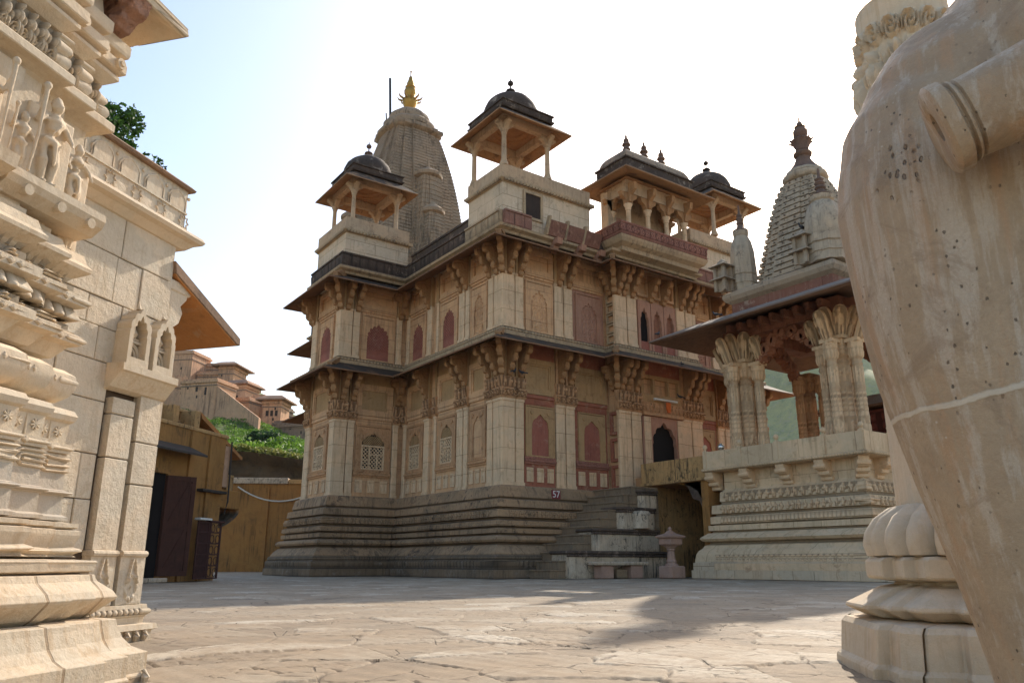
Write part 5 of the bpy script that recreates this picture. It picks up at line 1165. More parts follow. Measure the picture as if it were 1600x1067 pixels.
# figures on the pier: one continuous carved body each
def figure(s, t, z, H, name, lean=.0, staff=True, flip=1, seated=False):
    m = MB(PF); h = H
    def p(x, y, q): return (s+flip*x*h, t+y*h, z+q*h)
    hip = lean*.25
    for sx in (-1, 1):
        m.tube([p(sx*.06+hip, .0, .48), p(sx*.075+hip*.6, .03, .27), p(sx*.06, .0, .06), p(sx*.06, .02, .01)], [.075*h, .058*h, .038*h, .04*h], 10); m.tube([p(sx*.06, .0, .02), p(sx*.075, .09, .015)], [.034*h, .022*h], 8)
    m.tube([p(hip, 0, .44), p(hip, .0, .52), p(hip*.5, .01, .62), p(0, .01, .72), p(-.01, .0, .80), p(-.01, .0, .84)], [.10*h, .105*h, .078*h, .105*h, .085*h, .045*h], 12)
    m.tube([p(-.01, .0, .82), p(-.005, .01, .88)], [.04*h, .04*h], 8); ball(m, p(0, .02, .925), .062*h, .068*h, .075*h); ball(m, p(0, .085, .925), .012*h, .018*h, .02*h, 6); m.tube([p(0, .0, .96), p(0, .0, 1.03), p(0, -.01, 1.06)], [.07*h, .045*h, .02*h], 10)
    for sx in (-1, 1): ball(m, p(sx*.066, .01, .92), .014*h, .02*h, .03*h, 6)
    m.tube([p(-.12, .0, .77), p(-.20, .04, .64), p(-.19, .10, .56)], [.042*h, .034*h, .026*h], 8)
    m.tube([p(.12, .0, .77), p(.23, .03, .66), p(.25, .09, .80 if staff else .52)], [.042*h, .034*h, .026*h], 8)
    for k in range(5): m.tube([p(-.19+.012*(k-2), .10, .555), p(-.19+.014*(k-2), .115, .515)], [.009*h, .006*h], 5)
    if staff:
        ball(m, p(.255, .10, .815), .032*h); m.tube([p(.255, .11, 1.02), p(.255, .10, .5), p(.27, .06, .02)], [.03*h, .018*h, .018*h], 8); ball(m, p(.255, .11, 1.03), .045*h, .045*h, .05*h)
    m.tube([p(-.11+hip, .05, .50), p(0+hip, .11, .46), p(.11+hip, .05, .50)], .022*h, 6); m.tube([p(0+hip, .10, .46), p(.01, .10, .28), p(.0, .08, .2)], [.03*h, .022*h, .012*h], 6)
    m.tube([p(-.10, .06, .78), p(.0, .11, .68), p(.08, .09, .55)], .012*h, 6)
    m.box(s-.30*h, s+.30*h, t-.10*h, t-.02*h, z-.01, z+.86*h)
    o = pp(m, name, 'warm_marble'); remesh(o, .0065); return o
figure(-.73, .03, 2.125, .42, 'standing_figure', .12, True, -1)
figure(-.52, -.02, 2.115, .32, 'attendant_figure', -.1, False, 1)
figure(-.88, .03, 2.125, .27, 'attendant_figure', .1, True, -1)
figure(-1.15, .08, 2.12, .40, 'standing_figure', .1, True, 1)
figure(-.43, -.09, 1.95, .20, 'small_figure', .1, False, -1)
m = MB(PF); m.prism([(-.12, 2.0), (.02, 2.01), (.07, 2.05), (.085, 2.08), (.085, 2.115), (-.12, 2.12)], 0, -.95, -.40); m.prism([(.0, 2.02), (.14, 2.07), (.15, 2.125), (.0, 2.13)], 0, -1.40, -.97)
for s in (-.84, -.66, -.48): m.tube([(s, .04, 2.05), (s, .083, 2.045)], [.026, .024], 12)
pp(m, 'figure_shelf', 'warm_marble')

# ------------------------------------------------------------------ carved column behind the elephant
cc = at(2.42, 4.15, 0)
CL = thing('carved_column', 'carved marble column with ribbed base mouldings standing behind the elephant statue', 'column', tuple(cc))
def star(n, r): return [((1 if k % 2 == 0 else r)*math.cos(k*PI/n+.2), (1 if k % 2 == 0 else r)*math.sin(k*PI/n+.2)) for k in range(2*n)]
def oct_(n=8, a=.3): return [(math.cos(k*2*PI/n+a), math.sin(k*2*PI/n+a)) for k in range(n)]
def clp(mb, name, mat='warm_marble', **kw): return mb.build(name, mat, CL, **kw)
def rot(P, a): c_, s_ = math.cos(a), math.sin(a); return [(c_*x-s_*y, s_*x+c_*y) for x, y in P]
CA = FA-math.radians(10); SQ = rot(ratha([(.55, 1.0), (.78, .90), (.92, .80)]), CA); SQ2 = rot(ratha([(.28, 1.0), (.52, .885), (.74, .77)]), CA)
m = MB(); m.scaled(SQ, cc, [(.70, -.05), (.70, .03), (.675, .05), (.66, .20), (.64, .225), (.55, .235), (.4, .24)]); clp(m, 'base', 'warm_marble', bevel=.008)
m = MB(); m.scaled(SQ2, cc, [(.46, .23), (.58, .245), (.665, .285), (.67, .30), (.58, .345), (.50, .385), (.42, .40), (.42, .42)]); clp(m, 'chamfer_moulding', 'warm_marble', bevel=.008)
m = MB(); m.scaled(SQ2, cc, [(.42, .41), (.535, .425), (.55, .435), (.55, .515), (.53, .53), (.4, .535)]); clp(m, 'slab_moulding', 'warm_marble', bevel=.006)
m = MB(); n = 96; a = np.arange(n)*2*PI/n; rb = np.abs(np.sin(a*12))**.55
pl_ = np.column_stack([np.cos(a)*(.86+.14*rb), np.sin(a)*(.86+.14*rb)]); m.scaled(pl_, cc, [(.50, .53), (.56, .54), (.575, .60), (.56, .66), (.51, .73), (.43, .785), (.36, .80)]); clp(m, 'ribbed_moulding', 'warm_marble', smooth=50)
m = MB(); m.scaled(rot(oct_(8, .39), 0), cc, [(.385, .79), (.38, 2.2)]); 
clp(m, 'shaft', 'warm_marble')
m = MB(); n = 220; U = np.arange(n+1)*2*PI/n; V = np.linspace(0, 1, 170); UU, VV = np.meshgrid(U, V, indexing='ij')
def zone(a, b, fn): return fn(UU, np.clip((VV-a)/(b-a), 0, 1))*((VV > a) & (VV < b))
Dc = zone(.10, .38, p_fig(PI/7, .07)) + zone(.38, .45, p_leaf(PI/12, .03)) + zone(.50, .80, p_fig(PI/6, .085)) + zone(.80, .9, p_scroll(PI/8, .04)) + zone(.45, .5, p_bead(PI/20, .025)) + zone(.5, .8, p_scroll(PI/16, .02)) + zone(.1, .38, p_scroll(PI/18, .018))
Rr = np.interp(VV, [0, .08, .1, .38, .42, .46, .5, .8, .9, 1], [.34, .34, .25, .255, .27, .27, .245, .25, .26, .26]) + Dc
m.grid(np.stack([cc[0]+Rr*np.cos(UU), cc[1]+Rr*np.sin(UU), 2.2+1.6*VV], -1)); clp(m, 'figure_capital', 'warm_marble', smooth=60)

# ------------------------------------------------------------------ elephant statue
el_pts = [(2.12, .63, 1.70, .285), (2.04, .75, 1.575, .310), (1.99, .80, 1.47, .300), (1.967, .815, 1.367, .288), (1.95, .82, 1.223, .262), (1.945, .82, 1.063, .246), (1.955, .815, .928, .238), (1.965, .81, .816, .222), (1.975, .80, .66, .20), (1.99, .79, .497, .172), (2.0, .785, .369, .152), (2.005, .78, .255, .135), (2.0, .79, .12, .115)]
ew = (2.55, .35, 0)
EL = MB()
pz_ = np.array(el_pts); zz_ = np.linspace(.12, 1.47, 60); od = np.argsort(pz_[:, 2]); px_, py_, pr_ = (np.interp(zz_, pz_[od, 2], pz_[od, k]) for k in (0, 1, 3))
ker = np.hanning(9); ker /= ker.sum(); sm = lambda v: np.convolve(np.pad(v, 4, 'edge'), ker, 'valid')
px_, py_, pr_ = sm(px_), sm(py_), sm(pr_); ids = []; ang = np.arange(36)*2*PI/36
for x, y, z, r in zip(px_, py_, zz_, pr_): ids.append(EL.addv(np.column_stack([x+r*np.cos(ang), y+r*np.sin(ang), np.full(36, z)])))
for i, j in zip(ids[:-1], ids[1:]): EL.ring(i, j, 36)
EL.face(*[ids[0]+k for k in range(35, -1, -1)]); EL.face(*[ids[-1]+k for k in range(36)])
for x, y, z, r in el_pts[:4]: ball(EL, (x, y, z), r*1.0, r*1.0, r*1.02, 28)
ball(EL, (2.18, .60, 1.66), .40, .36, .36, 20); ball(EL, (2.40, .42, 1.62), .40, .36, .42, 20)
bd = RT; 
for k in range(6):
    p = np.array([2.45, .38, 1.35]) + np.array([.814, -.581, 0])*.28*k; ball(EL, p, .50, .50, .62 if k else .5, 18)
for lx in (.25, 1.45):
    for sy in (-1, 1):
        p = np.array([2.45, .38, 0]) + np.array([.814, -.581, 0])*lx + np.array([.581, .814, 0])*.26*sy
        EL.tube([(p[0], p[1], 1.2), (p[0], p[1], .5), (p[0], p[1], .05), (p[0], p[1], -.04)], [.24, .19, .2, .21], 16)
for sy in (-1,):
    e = np.array([2.34, .34, 1.55]) + np.array([.581, .814, 0])*.40*sy; ball(EL, e+np.array([.1, -.08, -.05]), .26, .07, .34, 14)
# root of the tusk is carved with the head
def tk(px_lat, d, z): return tuple(at(px_lat, d, z))
tA = np.array(tk(1.10, 1.36, 1.441)); tB = np.array(tk(.882, 1.475, 1.365))
EL.tube([tA-(tB-tA)*.8+np.array(at(0, .12, 0)), tA-(tB-tA)*.12], [.125, .109], 18)
eo = EL.build('elephant', 'elephant_stone', None); remesh(eo, .014)
tag(eo, 'weathered brown stone elephant statue, its broad trunk and broken hollow tusk filling the right foreground', 'statue')
d_ = (tB-tA)/np.linalg.norm(tB-tA); m = MB(); L_ = np.linalg.norm(tB-tA)
prof = [(-.3, 0.1012), (.15, 0.0946), (.45, 0.0891), (.70, 0.0858), (.715, 0.0792), (.73, 0.0792), (.74, 0.0891), (.76, 0.0902), (.775, 0.0825), (.79, 0.0825), (.81, 0.0979), (.91, 0.0990), (.935, 0.0913), (.94, 0.0572), (.92, 0.0352), (.80, 0.0297), (.66, 0.0253), (.655, 0.0022)]
ax_ = np.cross(d_, [0, 0, 1.0]); ax_ /= np.linalg.norm(ax_); bx_ = np.cross(ax_, d_); ids = []
for k, (a_, r_) in enumerate(prof):
    wob = 1 + .03*np.sin(ang*3+1.0) + .02*np.sin(ang*5); sq_ = np.where(r_ < .05, .55, 1.0); off = (.012 if r_ < .05 else 0)
    ids.append(m.addv(tA+d_*L_*a_+r_*wob[:, None]*(np.cos(ang)[:, None]*ax_*sq_+np.sin(ang)[:, None]*bx_) + bx_*off))
for i, j in zip(ids[:-1], ids[1:]): m.ring(i, j, 36)
m.face(*[ids[-1]+k for k in range(36)])
tu = m.build('tusk', 'elephant_stone', eo, smooth=40)

# ------------------------------------------------------------------ yellow house, gate, lane wall
HF = frame(at(-9.15, 25.5, 0), FA - math.radians(14.0)); ho = HF(np.array([[-2.5, -2, 0.0]]))[0]
H = thing('yellow_house', 'streaked yellow plaster house with a brown door, sloping eaves and a small side balcony', 'house', tuple(ho))
def hp(mb, name, mat, parent=H, **kw): return mb.build(name, mat, parent, **kw)
m = MB(HF); m.box(-9, -.28, -6, 0, 0, 4.36); m.box(-9, -1.5, -6, -.5, 4.36, 4.95); hp(m, 'wall', 'yellow_plaster')
m = MB(HF); m.box(-9, -.22, -.35, .04, 4.36, 4.48, .02); m.box(-9, -1.45, -.8, -.44, 4.95, 5.05, .02); m.box(-9, -1.45, -.7, -.46, 4.62, 4.68); hp(m, 'parapet', 'ochre_stained')
for s in (-2.9, -1.9): m = MB(HF); m.box(s-.13, s+.13, -.5, .02, 4.48, 4.98, .015); hp(m, 'roof_post', 'ochre_stained')
m = MB(HF); m.prism([(-1.7, 5.0), (.75, 3.90), (.75, 3.82), (.68, 3.82), (-1.6, 4.80)], 1, -4.5, -.03); hp(m, 'side_eave', 'orange_stain')
m = MB(HF); m.box(-.275, .02, -4.2, -.02, 2.85, 4.15); hp(m, 'side_wall', 'pink_plaster')
for k in range(3):
    m = MB(HF); m.box(.021, .06, -.75-.9*k, -.35-.9*k, 3.05, 3.7); hp(m, 'window', 'window_red')
for s in (-1.0, -1.95):      # flat pilaster strips
    m = MB(HF); m.box(s-.16, s+.16, 0, .07, 0, 4.34); hp(m, 'pilaster', 'yellow_plaster')
# door with an open leaf and a lean-to slab above
m = MB(HF); m.box(-3.95, -3.0, .002, .02, .12, 2.95); d0 = hp(m, 'doorway', 'door_black')
m = MB(HF); frame_rect(m, -4.08, -2.92, 0, 3.08, 0, .09, .12); hp(m, 'door_frame', 'yellow_plaster', d0)
lf = MB(lambda P: HF(np.column_stack([-3.05 + P[:, 0]*math.cos(.5), .06 + P[:, 0]*math.sin(.5) + P[:, 1], P[:, 2]])))
lf.box(0, .84, -.03, .03, .16, 2.92); 
for z in (.16, 1.45, 2.78): lf.box(.0, .84, .03, .055, z, z+.14)
for x in (0, .72): lf.box(x, x+.12, .03, .056, .3, 2.78)
for z in (.30, 1.59):
    lf.prism([(.10, z), (.2, z), (.74, z+1.14), (.64, z+1.14)], 1, .03, .05)
hp(lf, 'door_leaf', 'dark_wood', d0)
m = MB(HF); m.prism([(0, 3.86), (.62, 3.58), (.62, 3.52), (0, 3.70)], 0, -5.2, -2.05); hp(m, 'door_eave', 'slate')
m = MB(HF); m.box(-4.2, -2.9, 0, .35, 0, .12, .02); hp(m, 'door_step', 'drum_plaster')
m = MB(HF); m.box(-1.55, -.3, 0, .22, 2.60, 2.68, .01); hp(m, 'ledge', 'slate')
# balcony on the end wall: box on a ribbed curved corbel
m = MB(HF); m.box(-.28, .86, -2.4, -.05, 2.20, 2.78, .02); bl = hp(m, 'balcony', 'yellow_plaster')
m = MB(HF); n = 14; U = np.linspace(-2.4, -.05, 60); V = np.linspace(0, 1, 12); UU, VV = np.meshgrid(U, V, indexing='ij')
S_ = -.28 + 1.14*np.sin(VV*PI/2)**.8 + .03*np.abs(np.sin((UU+2.4)*14)); Z_ = 1.55 + .66*VV; m.grid(np.stack([S_, UU, Z_], -1)); hp(m, 'ribbed_corbel', 'orange_stain', bl)
m = MB(HF); m.box(.35, .7, -.7, -.25, 2.79, 3.3); hp(m, 'dark_box', 'ochre_stained', bl)
m = MB(HF); m.tube([(-.1, .05, 2.0), (.02, .06, 2.4), (-.05, .06, 4.3)], .03, 6); hp(m, 'drain_pipe', 'slate')
# iron gate leaves standing in front of the wall
gt = thing('iron_gate', 'rusty iron lattice gate with a white topped post standing before the yellow house wall', 'gate', tuple(HF(np.array([[-1.2, .35, 0.0]]))[0]))
m = MB(HF); frame_rect2 = [(-1.78, -1.22), (-1.18, -.62)]
for a, b in frame_rect2:
    frame_rect(m, a, b, .06, 1.72, .32, .37, .045)
    for z in (.42, .74, 1.06, 1.38): m.box(a, b, .33, .36, z, z+.035)
m.build('gate_frame', 'rust_iron', gt)
m = MB(HF)
for k in range(9):
    x = -1.74+.058*k; m.box(x, x+.03, .335, .355, .1, 1.7)
m.build('gate_bars', 'rust_iron', gt)
m = MB(HF)
for k in range(5):
    for j in range(2):
        x, z = -1.03+.27*j, .25+.32*k; m.tube([(x+.1*math.cos(t), .345, z+.12*math.sin(t)) for t in np.linspace(0, 2*PI, 13)], .014, 5)
m.build('scroll_work', 'rust_iron', gt)
m = MB(HF); m.box(-1.84, -1.26, .25, .45, 1.74, 1.80, .01); m.build('gate_cap', 'white_paint', gt)
m = MB(HF); m.box(-1.3, -.55, .28, .42, 1.70, 1.75, .01); m.build('gate_rail', 'rust_iron', gt)

# yellow lane wall across the end
LF = frame(at(-22.0, 52.0, 0), FA - math.radians(86.0))
LW = thing('boundary_wall', 'tall orange yellow plaster wall with black streaks closing the lane beside the temple', 'wall', tuple(LF(np.array([[6.0, 0, 0.0]]))[0]))
m = MB(LF); m.box(-4, 16, -.6, 0, -.1, 5.55); 
for s in (2.2, 5.6, 8.3): m.box(s, s+.45, 0, .10, -.1, 5.3)
m.build('wall', 'yellow_wall_plaster', LW)
m = MB(LF); m.box(-4, 7.2, -.7, .16, 5.55, 5.95, .04); m.build('pale_coping', 'drum_plaster', LW); m = MB(LF); m.box(7.24, 16, -.7, .12, 5.55, 5.85, .03); m.build('dark_coping', 'ochre_stained', LW)
cb_ = MB(LF); cb_.tube([(4.0+.45*k, .12, 5.35-1.5*(1-((k-6)/6.0)**2)*.62) for k in range(13)], .05, 6); tag(cb_.build('cable', 'cable_white'), 'pale sagging cable hanging across the yellow boundary wall', 'cable')

# ------------------------------------------------------------------ hill, bank and fort
def hz(lat, d):
    base = 7.35 + (d-60)*.158 + (-lat-40)*.25*np.clip((d-60)/100, 0, 1.6)
    return base + 1.2*np.sin(lat*.12+d*.05)+.8*np.sin(lat*.31-d*.17) 
lat = np.linspace(-95, 14, 90); dd = np.linspace(59, 230, 90); LA, DD = np.meshgrid(lat, dd, indexing='ij'); LA2 = LA*(.6+.4*DD/100)
Z = hz(LA2, DD)
def grid_obj(name, X, Y, Z, mat, kind='structure'):
    m = MB(); m.grid(np.stack([X, Y, Z], -1)); o = m.build(name, mat, smooth=80); tag(o, kind=kind); return o
P = F2[None, None]*DD[..., None] + RT[None, None]*LA2[..., None]
grid_obj('hill', P[..., 0], P[..., 1], Z, 'hill_green')
lat = np.linspace(-70, 6, 160); v = np.linspace(0, 1, 26); LA, VV = np.meshgrid(lat, v, indexing='ij')
lay = .5*np.sin(VV*38+np.sin(LA*.4)*1.5)+.35*np.sin(LA*1.9+VV*9)+.3*np.sin(LA*4.1-VV*17)
D_ = 56.6 + 2.6*VV**.7 + lay*.35 - 1.1*(VV > .86)*(VV-.86)/.14; Zb = -.2 + (hz(LA, np.full_like(LA, 59.5))+.3)*VV
P = F2[None, None]*D_[..., None] + RT[None, None]*LA[..., None]; grid_obj('rock_bank', P[..., 0], P[..., 1], Zb, 'bank_rock')
# far hill to the right
la = np.linspace(60, 760, 70); dd = np.linspace(480, 900, 50); LA, DD = np.meshgrid(la, dd, indexing='ij')
Zf = 275*np.exp(-((LA-330)/230)**2)*np.clip((DD-480)/330, 0, 1)**.8 + 9*np.sin(LA*.05+DD*.02)+5*np.sin(LA*.11-DD*.04) - 5
P = F2[None, None]*DD[..., None] + RT[None, None]*LA[..., None]; grid_obj('far_hill', P[..., 0], P[..., 1], Zf, 'far_hill_green')

FORT = thing('hill_fort', 'sunlit pinkish stone hill fort with towers and long walls above the green slope', 'fort', tuple(at(-75, 170, 28)))
FTW = []
def fblock(l0, l1, z0, z1, d, dep_, mat='fort_stone', rot=12, eave=0, merl=0, win=()):
    a = FA - PI/2 + math.radians(rot); O = at(l0, d, 0); F = frame(O, a); w = l1-l0
    m = MB(F); m.box(0, w, -dep_, 0, z0, z1); m.box(-.3, w+.3, -dep_-.3, .3, z1-.9, z1-.4)
    if merl:
        for k in range(merl): s = w*(k+.5)/merl; hw = w/merl*.36; m.prism([(s-hw, z1), (s-hw, z1+1.4), (s, z1+2.0), (s+hw, z1+1.4), (s+hw, z1)], 1, -.7, 0)
    o = m.build('fort_block', mat, FORT)
    if eave:
        m = MB(F); m.sweep([(0, 0), (w, 0), (w, -dep_), (0, -dep_)][::-1] if False else [(0, -dep_), (w, -dep_), (w, 0), (0, 0)], [(-.2, z1+1.0), (eave, z1+.1), (eave, z1-.2), (-.2, z1)], True, True); m.build('fort_eave', 'fort_eave', FORT)
    rr_ = random.Random(int(l0*10)); nwin = 0
    for k in range(int(w/1.9)):
        if rr_.random() < .6 and nwin < 6: win = tuple(win)+((rr_.uniform(.08, .92), rr_.uniform(.66, .86), .35, .6),); nwin += 1
    m = MB(F); zc = z1-.24*(z1-z0)*.5; m.box(-.12, w+.12, -dep_-.12, .12, zc, zc+.22); m.build('fort_string_course', 'fort_dark' if mat == 'fort_stone' else mat, o)
    for (u, v, ww, hh) in win:
        m = MB(F); m.box(u*w-ww/2, u*w+ww/2, -.5, .02, z0+(z1-z0)*v, z0+(z1-z0)*v+hh); m.build('fort_window', 'window_dark', o)
    return o

fblock(-84.5, -77.2, 30, 50.3, 185, 8, rot=-10, win=((.3, .62, .8, 1.2), (.6, .62, .8, 1.2), (.5, .35, 1.2, 1.6)))
fblock(-80.0, -70.4, 28, 38.8, 165, 3, rot=34, merl=7)
fblock(-69.0, -60.6, 24, 37.4, 160, 7, rot=-14, win=((.45, .8, .5, 1.0), (.7, .74, .5, 1.6)))
fblock(-78.5, -71.0, 33, 48.6, 190, 9, rot=0, win=((.3, .8, .7, 1.0),)); fblock(-77.0, -68.0, 33, 45.5, 186, 8, rot=0)
fblock(-70.3, -66.6, 28, 46.2, 183, 7, rot=-6, eave=1.5, win=((.3, .70, .8, 1.5), (.7, .70, .8, 1.5), (.5, .5, .9, 1.5)))
fblock(-64.3, -60.0, 26, 39.6, 174, 6, rot=-12, eave=1.0, win=((.5, .72, .8, 1.2),)); fblock(-61.8, -56.6, 24, 35.2, 168, 5, rot=-16, win=((.3, .75, .6, 1.0), (.7, .75, .6, 1.0), (.75, .55, 1.5, 2.0)))
fblock(-57.6, -54.9, 22, 36.6, 171, 4, rot=-6, win=((.3, .8, .6, 1.1), (.7, .8, .6, 1.1)))
fblock(-55.4, -52.0, 20, 35.0, 176, 5, 'fort_dark', rot=-14); fblock(-53.2, -49.2, 20, 34.2, 165, 5, rot=-4, eave=1.3, win=((.25, .75, .6, 1.2), (.5, .75, .6, 1.2), (.75, .75, .6, 1.2), (.5, .52, .8, 1.4)))
fblock(-48.5, -40.0, 18, 28.2, 160, 1.5, 'fort_dark', rot=-20); fblock(-50, -44, 18, 29.3, 163, 2, 'fort_dark', rot=-14)
# long rampart stepping down the hill
m = MB(); A, Bq = at(-61.5, 158.5, 0), at(-49.0, 150.0, 0); n = 12
V = []
for k in range(n+1):
    w = k/n; p = A+(Bq-A)*w; zt_ = 36.2-8.6*w; V.append((p, zt_))
i0 = [m.addv([(p[0], p[1], 18), (p[0], p[1], z), (p[0]+.7, p[1]+.9, z), (p[0]+.7, p[1]+.9, 18)]) for p, z in V]
for a_, b_ in zip(i0[:-1], i0[1:]): m.ring(a_, b_, 4, False)
m.face(i0[0], i0[0]+1, i0[0]+2, i0[0]+3); m.face(i0[-1]+3, i0[-1]+2, i0[-1]+1, i0[-1]); m.build('fort_rampart', 'fort_stone', FORT)

# ------------------------------------------------------------------ vegetation
def leaf_obj(name, C, size, tone, mat, updir=.3, seed=1, parent=None):
    r = np.random.default_rng(seed); N = len(C)
    a = r.normal(size=(N, 3)); a[:, 2] *= .6; a /= np.linalg.norm(a, axis=1)[:, None]
    b = np.cross(a, r.normal(size=(N, 3))+np.array([0, 0, updir])); b /= np.linalg.norm(b, axis=1)[:, None]
    s = (size*(.6+.8*r.random(N)))[:, None] if np.isscalar(size) else size[:, None]
    V = np.stack([C-a*s*.5, C+b*s*.28, C+a*s*.5, C-b*s*.28], 1).reshape(-1, 3)
    if parent is not None: V = V-np.array(wloc(parent))
    me = bpy.data.meshes.new(name); me.vertices.add(4*N); me.vertices.foreach_set('co', V.astype(np.float32).ravel())
    me.loops.add(4*N); me.loops.foreach_set('vertex_index', np.arange(4*N, dtype=np.int32)); me.polygons.add(N)
    me.polygons.foreach_set('loop_start', np.arange(0, 4*N, 4, dtype=np.int32)); me.polygons.foreach_set('loop_total', np.full(N, 4, np.int32)); me.update()
    at_ = me.attributes.new('tone', 'FLOAT', 'POINT'); at_.data.foreach_set('value', np.repeat(np.clip(tone, 0, 1), 4).astype(np.float32))
    me.materials.append(MATS[mat]); o = bpy.data.objects.new(name, me); COL.objects.link(o)
    if parent is not None: o.parent = parent
    return o
def clumps(centres, radii, per, r):
    out = []; tn = []
    for c, q in zip(centres, radii):
        n = int(per*q*q); d = r.normal(size=(n, 3)); d /= np.linalg.norm(d, axis=1)[:, None]; rr = q*(.55+.5*r.random(n)**.6)[:, None]
        out.append(np.array(c)+d*rr*np.array([1, 1, .8])); tn.append(np.clip(r.normal(.45, .2, n)+(r.random()-.5)*.5, 0, 1))
    return np.concatenate(out), np.concatenate(tn)
r = np.random.default_rng(11)
# tree behind the marble building
tb = at(-9.2, 14.2, 0)
TR = thing('tree', 'leafy green tree rising behind the marble building parapet', 'tree', tuple(tb))
m = MB(); m.tube([tb+np.array([0, 0, -.05]), tb+np.array([.05, .1, 2]), tb+np.array([-.05, .05, 4.2]), tb+np.array([.1, 0, 7.6])], [.22, .18, .15, .09], 9)
cs = []; rs = []
for k in range(13):
    a = k*2.4; z0_ = 5.6+.22*k; q = np.array([math.cos(a), math.sin(a), 0]); e = tb+q*(.8+.35*r.random())+np.array([0, 0, z0_+.9+.5*r.random()]); s_ = tb+np.array([0, 0, z0_])
    m.tube([s_, (s_+e)/2+np.array([0, 0, .15]), e], [.07, .045, .02], 6)
    for j in range(4): cs.append(e+r.normal(size=3)*np.array([.35, .35, .3])); rs.append(.22+.22*r.random())
for k in range(40):                                    # the side of the crown seen past the cornice
    w = r.random(); cs.append(at(-8.6+1.05*r.random()*(1-.35*w)+.05*w, 13.9+.6*r.random(), 7.4+2.15*w)); rs.append(.16+.16*r.random())
for k in range(6): cs.append(at(-7.95+.13*k, 14.0, 7.75-.08*k)); rs.append(.15)
m.build('trunk', 'bark', TR)
C_, tn = clumps(cs, rs, 1500, r); leaf_obj('crown', C_, .105, tn, 'leaf_dark', seed=3, parent=TR)
# scrub on the slope: one mass
cs = []; rs = []
for k in range(4200):
    d = 60.5 + 100*r.random()**.8; l_ = -(14+76*r.random())*(.45+.55*d/130)
    cs.append(at(l_, d, hz(l_, d)+.1)); rs.append(.5+.8*r.random()**2.5)
C_, tn = clumps(cs, rs, 130, r); o = leaf_obj('scrub', C_, .34, tn, 'leaf_bright', seed=5); tag(o, kind='stuff')
cs = []; rs = []
for k in range(420):
    l_ = -15-50*r.random(); d = 58.4+2.4*r.random(); cs.append(at(l_, d, hz(l_, 59.5)+.25)); rs.append(.35+.3*r.random())
C_, tn = clumps(cs, rs, 240, r); o = leaf_obj('bank_grass', C_, .34, tn, 'grass_dry', seed=6, updir=2); tag(o, kind='stuff')
BG = 'dark bushes on the hill slope'
for l_, d, q, lb in ((-22.2, 72, 1.5, 'dark green bush low on the slope close to the temple wing'), (-25.0, 74, 1.15, 'dark green bush low on the slope, left of the bush by the temple'), (-27.5, 84, 1.6, 'dark olive bush halfway up the slope'), (-33.0, 80, 1.2, 'dark olive bush on the slope above the balcony')):
    b_ = at(l_, d, hz(l_, d)); BU = thing('bush', lb, 'bush', tuple(b_), BG)
    cs = [b_+np.array([r.normal()*q*.5, r.normal()*q*.5, .5+q*.8*r.random()]) for k in range(12)]; C_, tn = clumps(cs, [q*.55]*12, 160, r); leaf_obj('crown', C_, .42, tn, 'leaf_olive', seed=8, parent=BU)
    m = MB(); m.tube([b_-np.array([0, 0, .2]), b_+np.array([.05, 0, q*.8])], [.1, .04], 6); m.build('trunk', 'bark', BU)

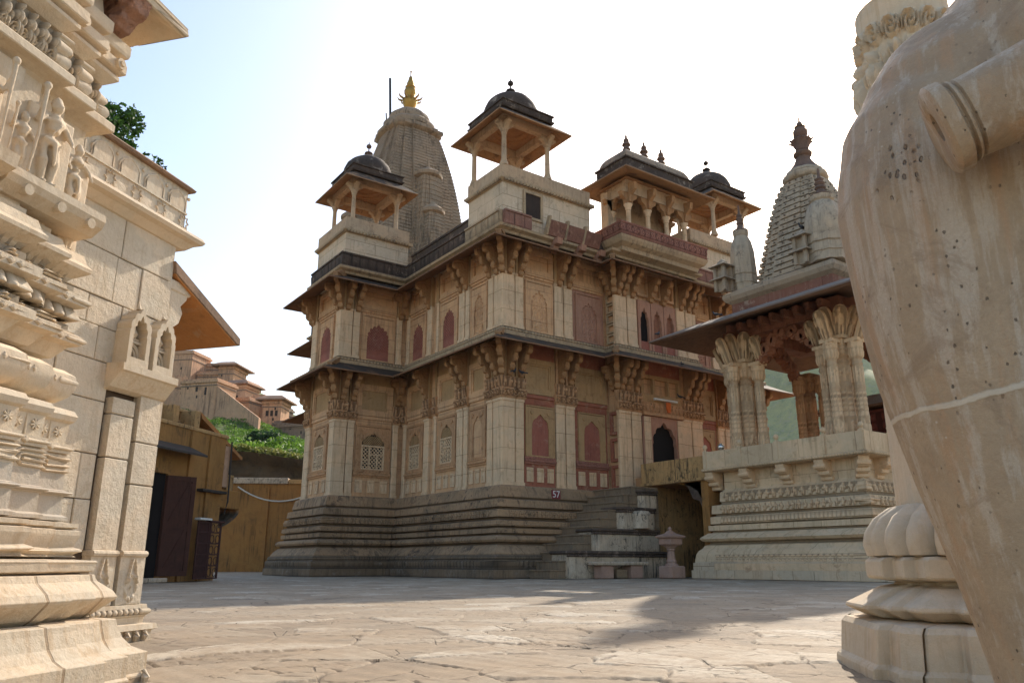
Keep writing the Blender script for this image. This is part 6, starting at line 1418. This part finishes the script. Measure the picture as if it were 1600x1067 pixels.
# ------------------------------------------------------------------ ground: broken stone paving with real relief
m = MB(); m.box(-900, 1500, -900, 1500, -.5, -.06); tag(m.build('ground', 'earth'), kind='structure')
def paving():
    nl, nd = 600, 880
    ang = np.linspace(-.80, .80, nl); d = np.exp(np.linspace(math.log(2.2), math.log(62), nd)); A, D = np.meshgrid(ang, d, indexing='ij'); L = D*np.tan(A)
    # irregular slabs: jittered cells stretched across the view, plus a warp
    wx = L + .16*np.sin(D*2.1+L*.7)+.07*np.sin(L*5+D*3.3); wy = D + .12*np.sin(L*1.7)+.06*np.sin(L*4.3+D*2.2)
    sx, sy = .66, .50; gx, gy = wx/sx, wy/sy; ix, iy = np.floor(gx), np.floor(gy); d1 = np.full(A.shape, 9.); d2 = d1.copy(); idd = np.zeros(A.shape)
    for dx in (-1, 0, 1):
        for dy in (-1, 0, 1):
            cx_, cy_ = ix+dx, iy+dy; px_ = cx_+.5+.95*(h2(cx_*1.7+cy_*9.1)-.5); py_ = cy_+.5+.95*(h2(cx_*5.3+cy_*2.9+4)-.5)
            q = np.hypot((gx-px_)*sx, (gy-py_)*sy); nw = q < d1; d2 = np.where(nw, d1, np.minimum(d2, q)); idd = np.where(nw, h2(cx_*3.1+cy_*7.7+1), idd); d1 = np.where(nw, q, d1)
    e = (d2-d1) + .006*np.sin(L*37+D*11)+.005*np.sin(D*53-L*23)+.004*np.sin(L*91)
    # finer secondary cracks in some of the slabs
    gx2, gy2 = (wx+.3)/.27, (wy+.2)/.21; jx, jy = np.floor(gx2), np.floor(gy2); f1 = np.full(A.shape, 9.); f2 = f1.copy()
    for dx in (-1, 0, 1):
        for dy in (-1, 0, 1):
            cx_, cy_ = jx+dx, jy+dy; q = np.hypot((gx2-cx_-.5-.95*(h2(cx_*2.7+cy_*6.1+3)-.5))*.27, (gy2-cy_-.5-.95*(h2(cx_*4.9+cy_*3.7+8)-.5))*.21)
            nw = q < f1; f2 = np.where(nw, f1, np.minimum(f2, q)); f1 = np.where(nw, q, f1)
    e2 = (f2-f1) + .004*np.sin(L*61+D*33) + np.where(h2(idd*57.3) < .42, 0, .2) + .04*np.clip(np.sin(L*2.3+D*1.9), 0, 1)
    e = np.minimum(e, e2*1.6)
    k2 = h2(idd*91.7); hl = .012*(idd-.5) + .007*(L-np.round(L))*(k2-.5)
    rough = .0016*np.sin(L*9+idd*40)*np.sin(D*13+idd*17)+.0012*np.sin(L*31+D*27+idd*30)+.0010*np.sin(L*71-D*49)
    chip = np.clip(e/.02, 0, 1)**.5; msk = np.clip(1.25+1.5*np.sin(L*3.1+D*1.3+2*np.sin(D*2.2))*np.sin(D*2.7-L*1.9), .55, 1)
    Z = -.012 + hl*chip + rough*chip - .017*(1-np.clip(e/.022, 0, 1))*msk 
    ctr = (D > 58)*-.04; Z += ctr
    P = F2[None, None]*D[..., None]+RT[None, None]*L[..., None]; V = np.stack([P[..., 0], P[..., 1], Z], -1).reshape(-1, 3)
    me = bpy.data.meshes.new('paving'); n = len(V); me.vertices.add(n); me.vertices.foreach_set('co', V.astype(np.float32).ravel())
    I = (np.arange(nl-1)[:, None]*nd+np.arange(nd-1)[None]); Q = np.stack([I, I+1, I+nd+1, I+nd], -1).reshape(-1, 4)[:, ::-1]; nq = len(Q)
    me.loops.add(4*nq); me.loops.foreach_set('vertex_index', Q.astype(np.int32).ravel()); me.polygons.add(nq)
    me.polygons.foreach_set('loop_start', np.arange(0, 4*nq, 4, dtype=np.int32)); me.polygons.foreach_set('loop_total', np.full(nq, 4, np.int32)); me.update()
    for nm, val in (('tone', idd), ('cav', 1-(1-np.clip(e/.026, 0, 1))*msk)): a_ = me.attributes.new(nm, 'FLOAT', 'POINT'); a_.data.foreach_set('value', val.astype(np.float32).ravel())
    me.shade_smooth(); me.materials.append(MATS['paving']); o = bpy.data.objects.new('paving', me); COL.objects.link(o); tag(o, kind='structure')
paving()

# ------------------------------------------------------------------ the dusty air
m = MB(); m.box(-1200, 2000, -1200, 2000, -1.6, 330); hz_o = m.build('haze', 'earth')
hm = bpy.data.materials.new('haze_air'); hm.use_nodes = True; hm.node_tree.nodes.clear()
ho_ = hm.node_tree.nodes.new('ShaderNodeOutputMaterial'); pv_ = hm.node_tree.nodes.new('ShaderNodeVolumePrincipled')
pv_.inputs['Color'].default_value = (.93, .94, .96, 1); pv_.inputs['Density'].default_value = .0001; pv_.inputs['Anisotropy'].default_value = .0
hm.node_tree.links.new(pv_.outputs[0], ho_.inputs['Volume']); hz_o.data.materials.clear(); hz_o.data.materials.append(hm); tag(hz_o, kind='stuff')
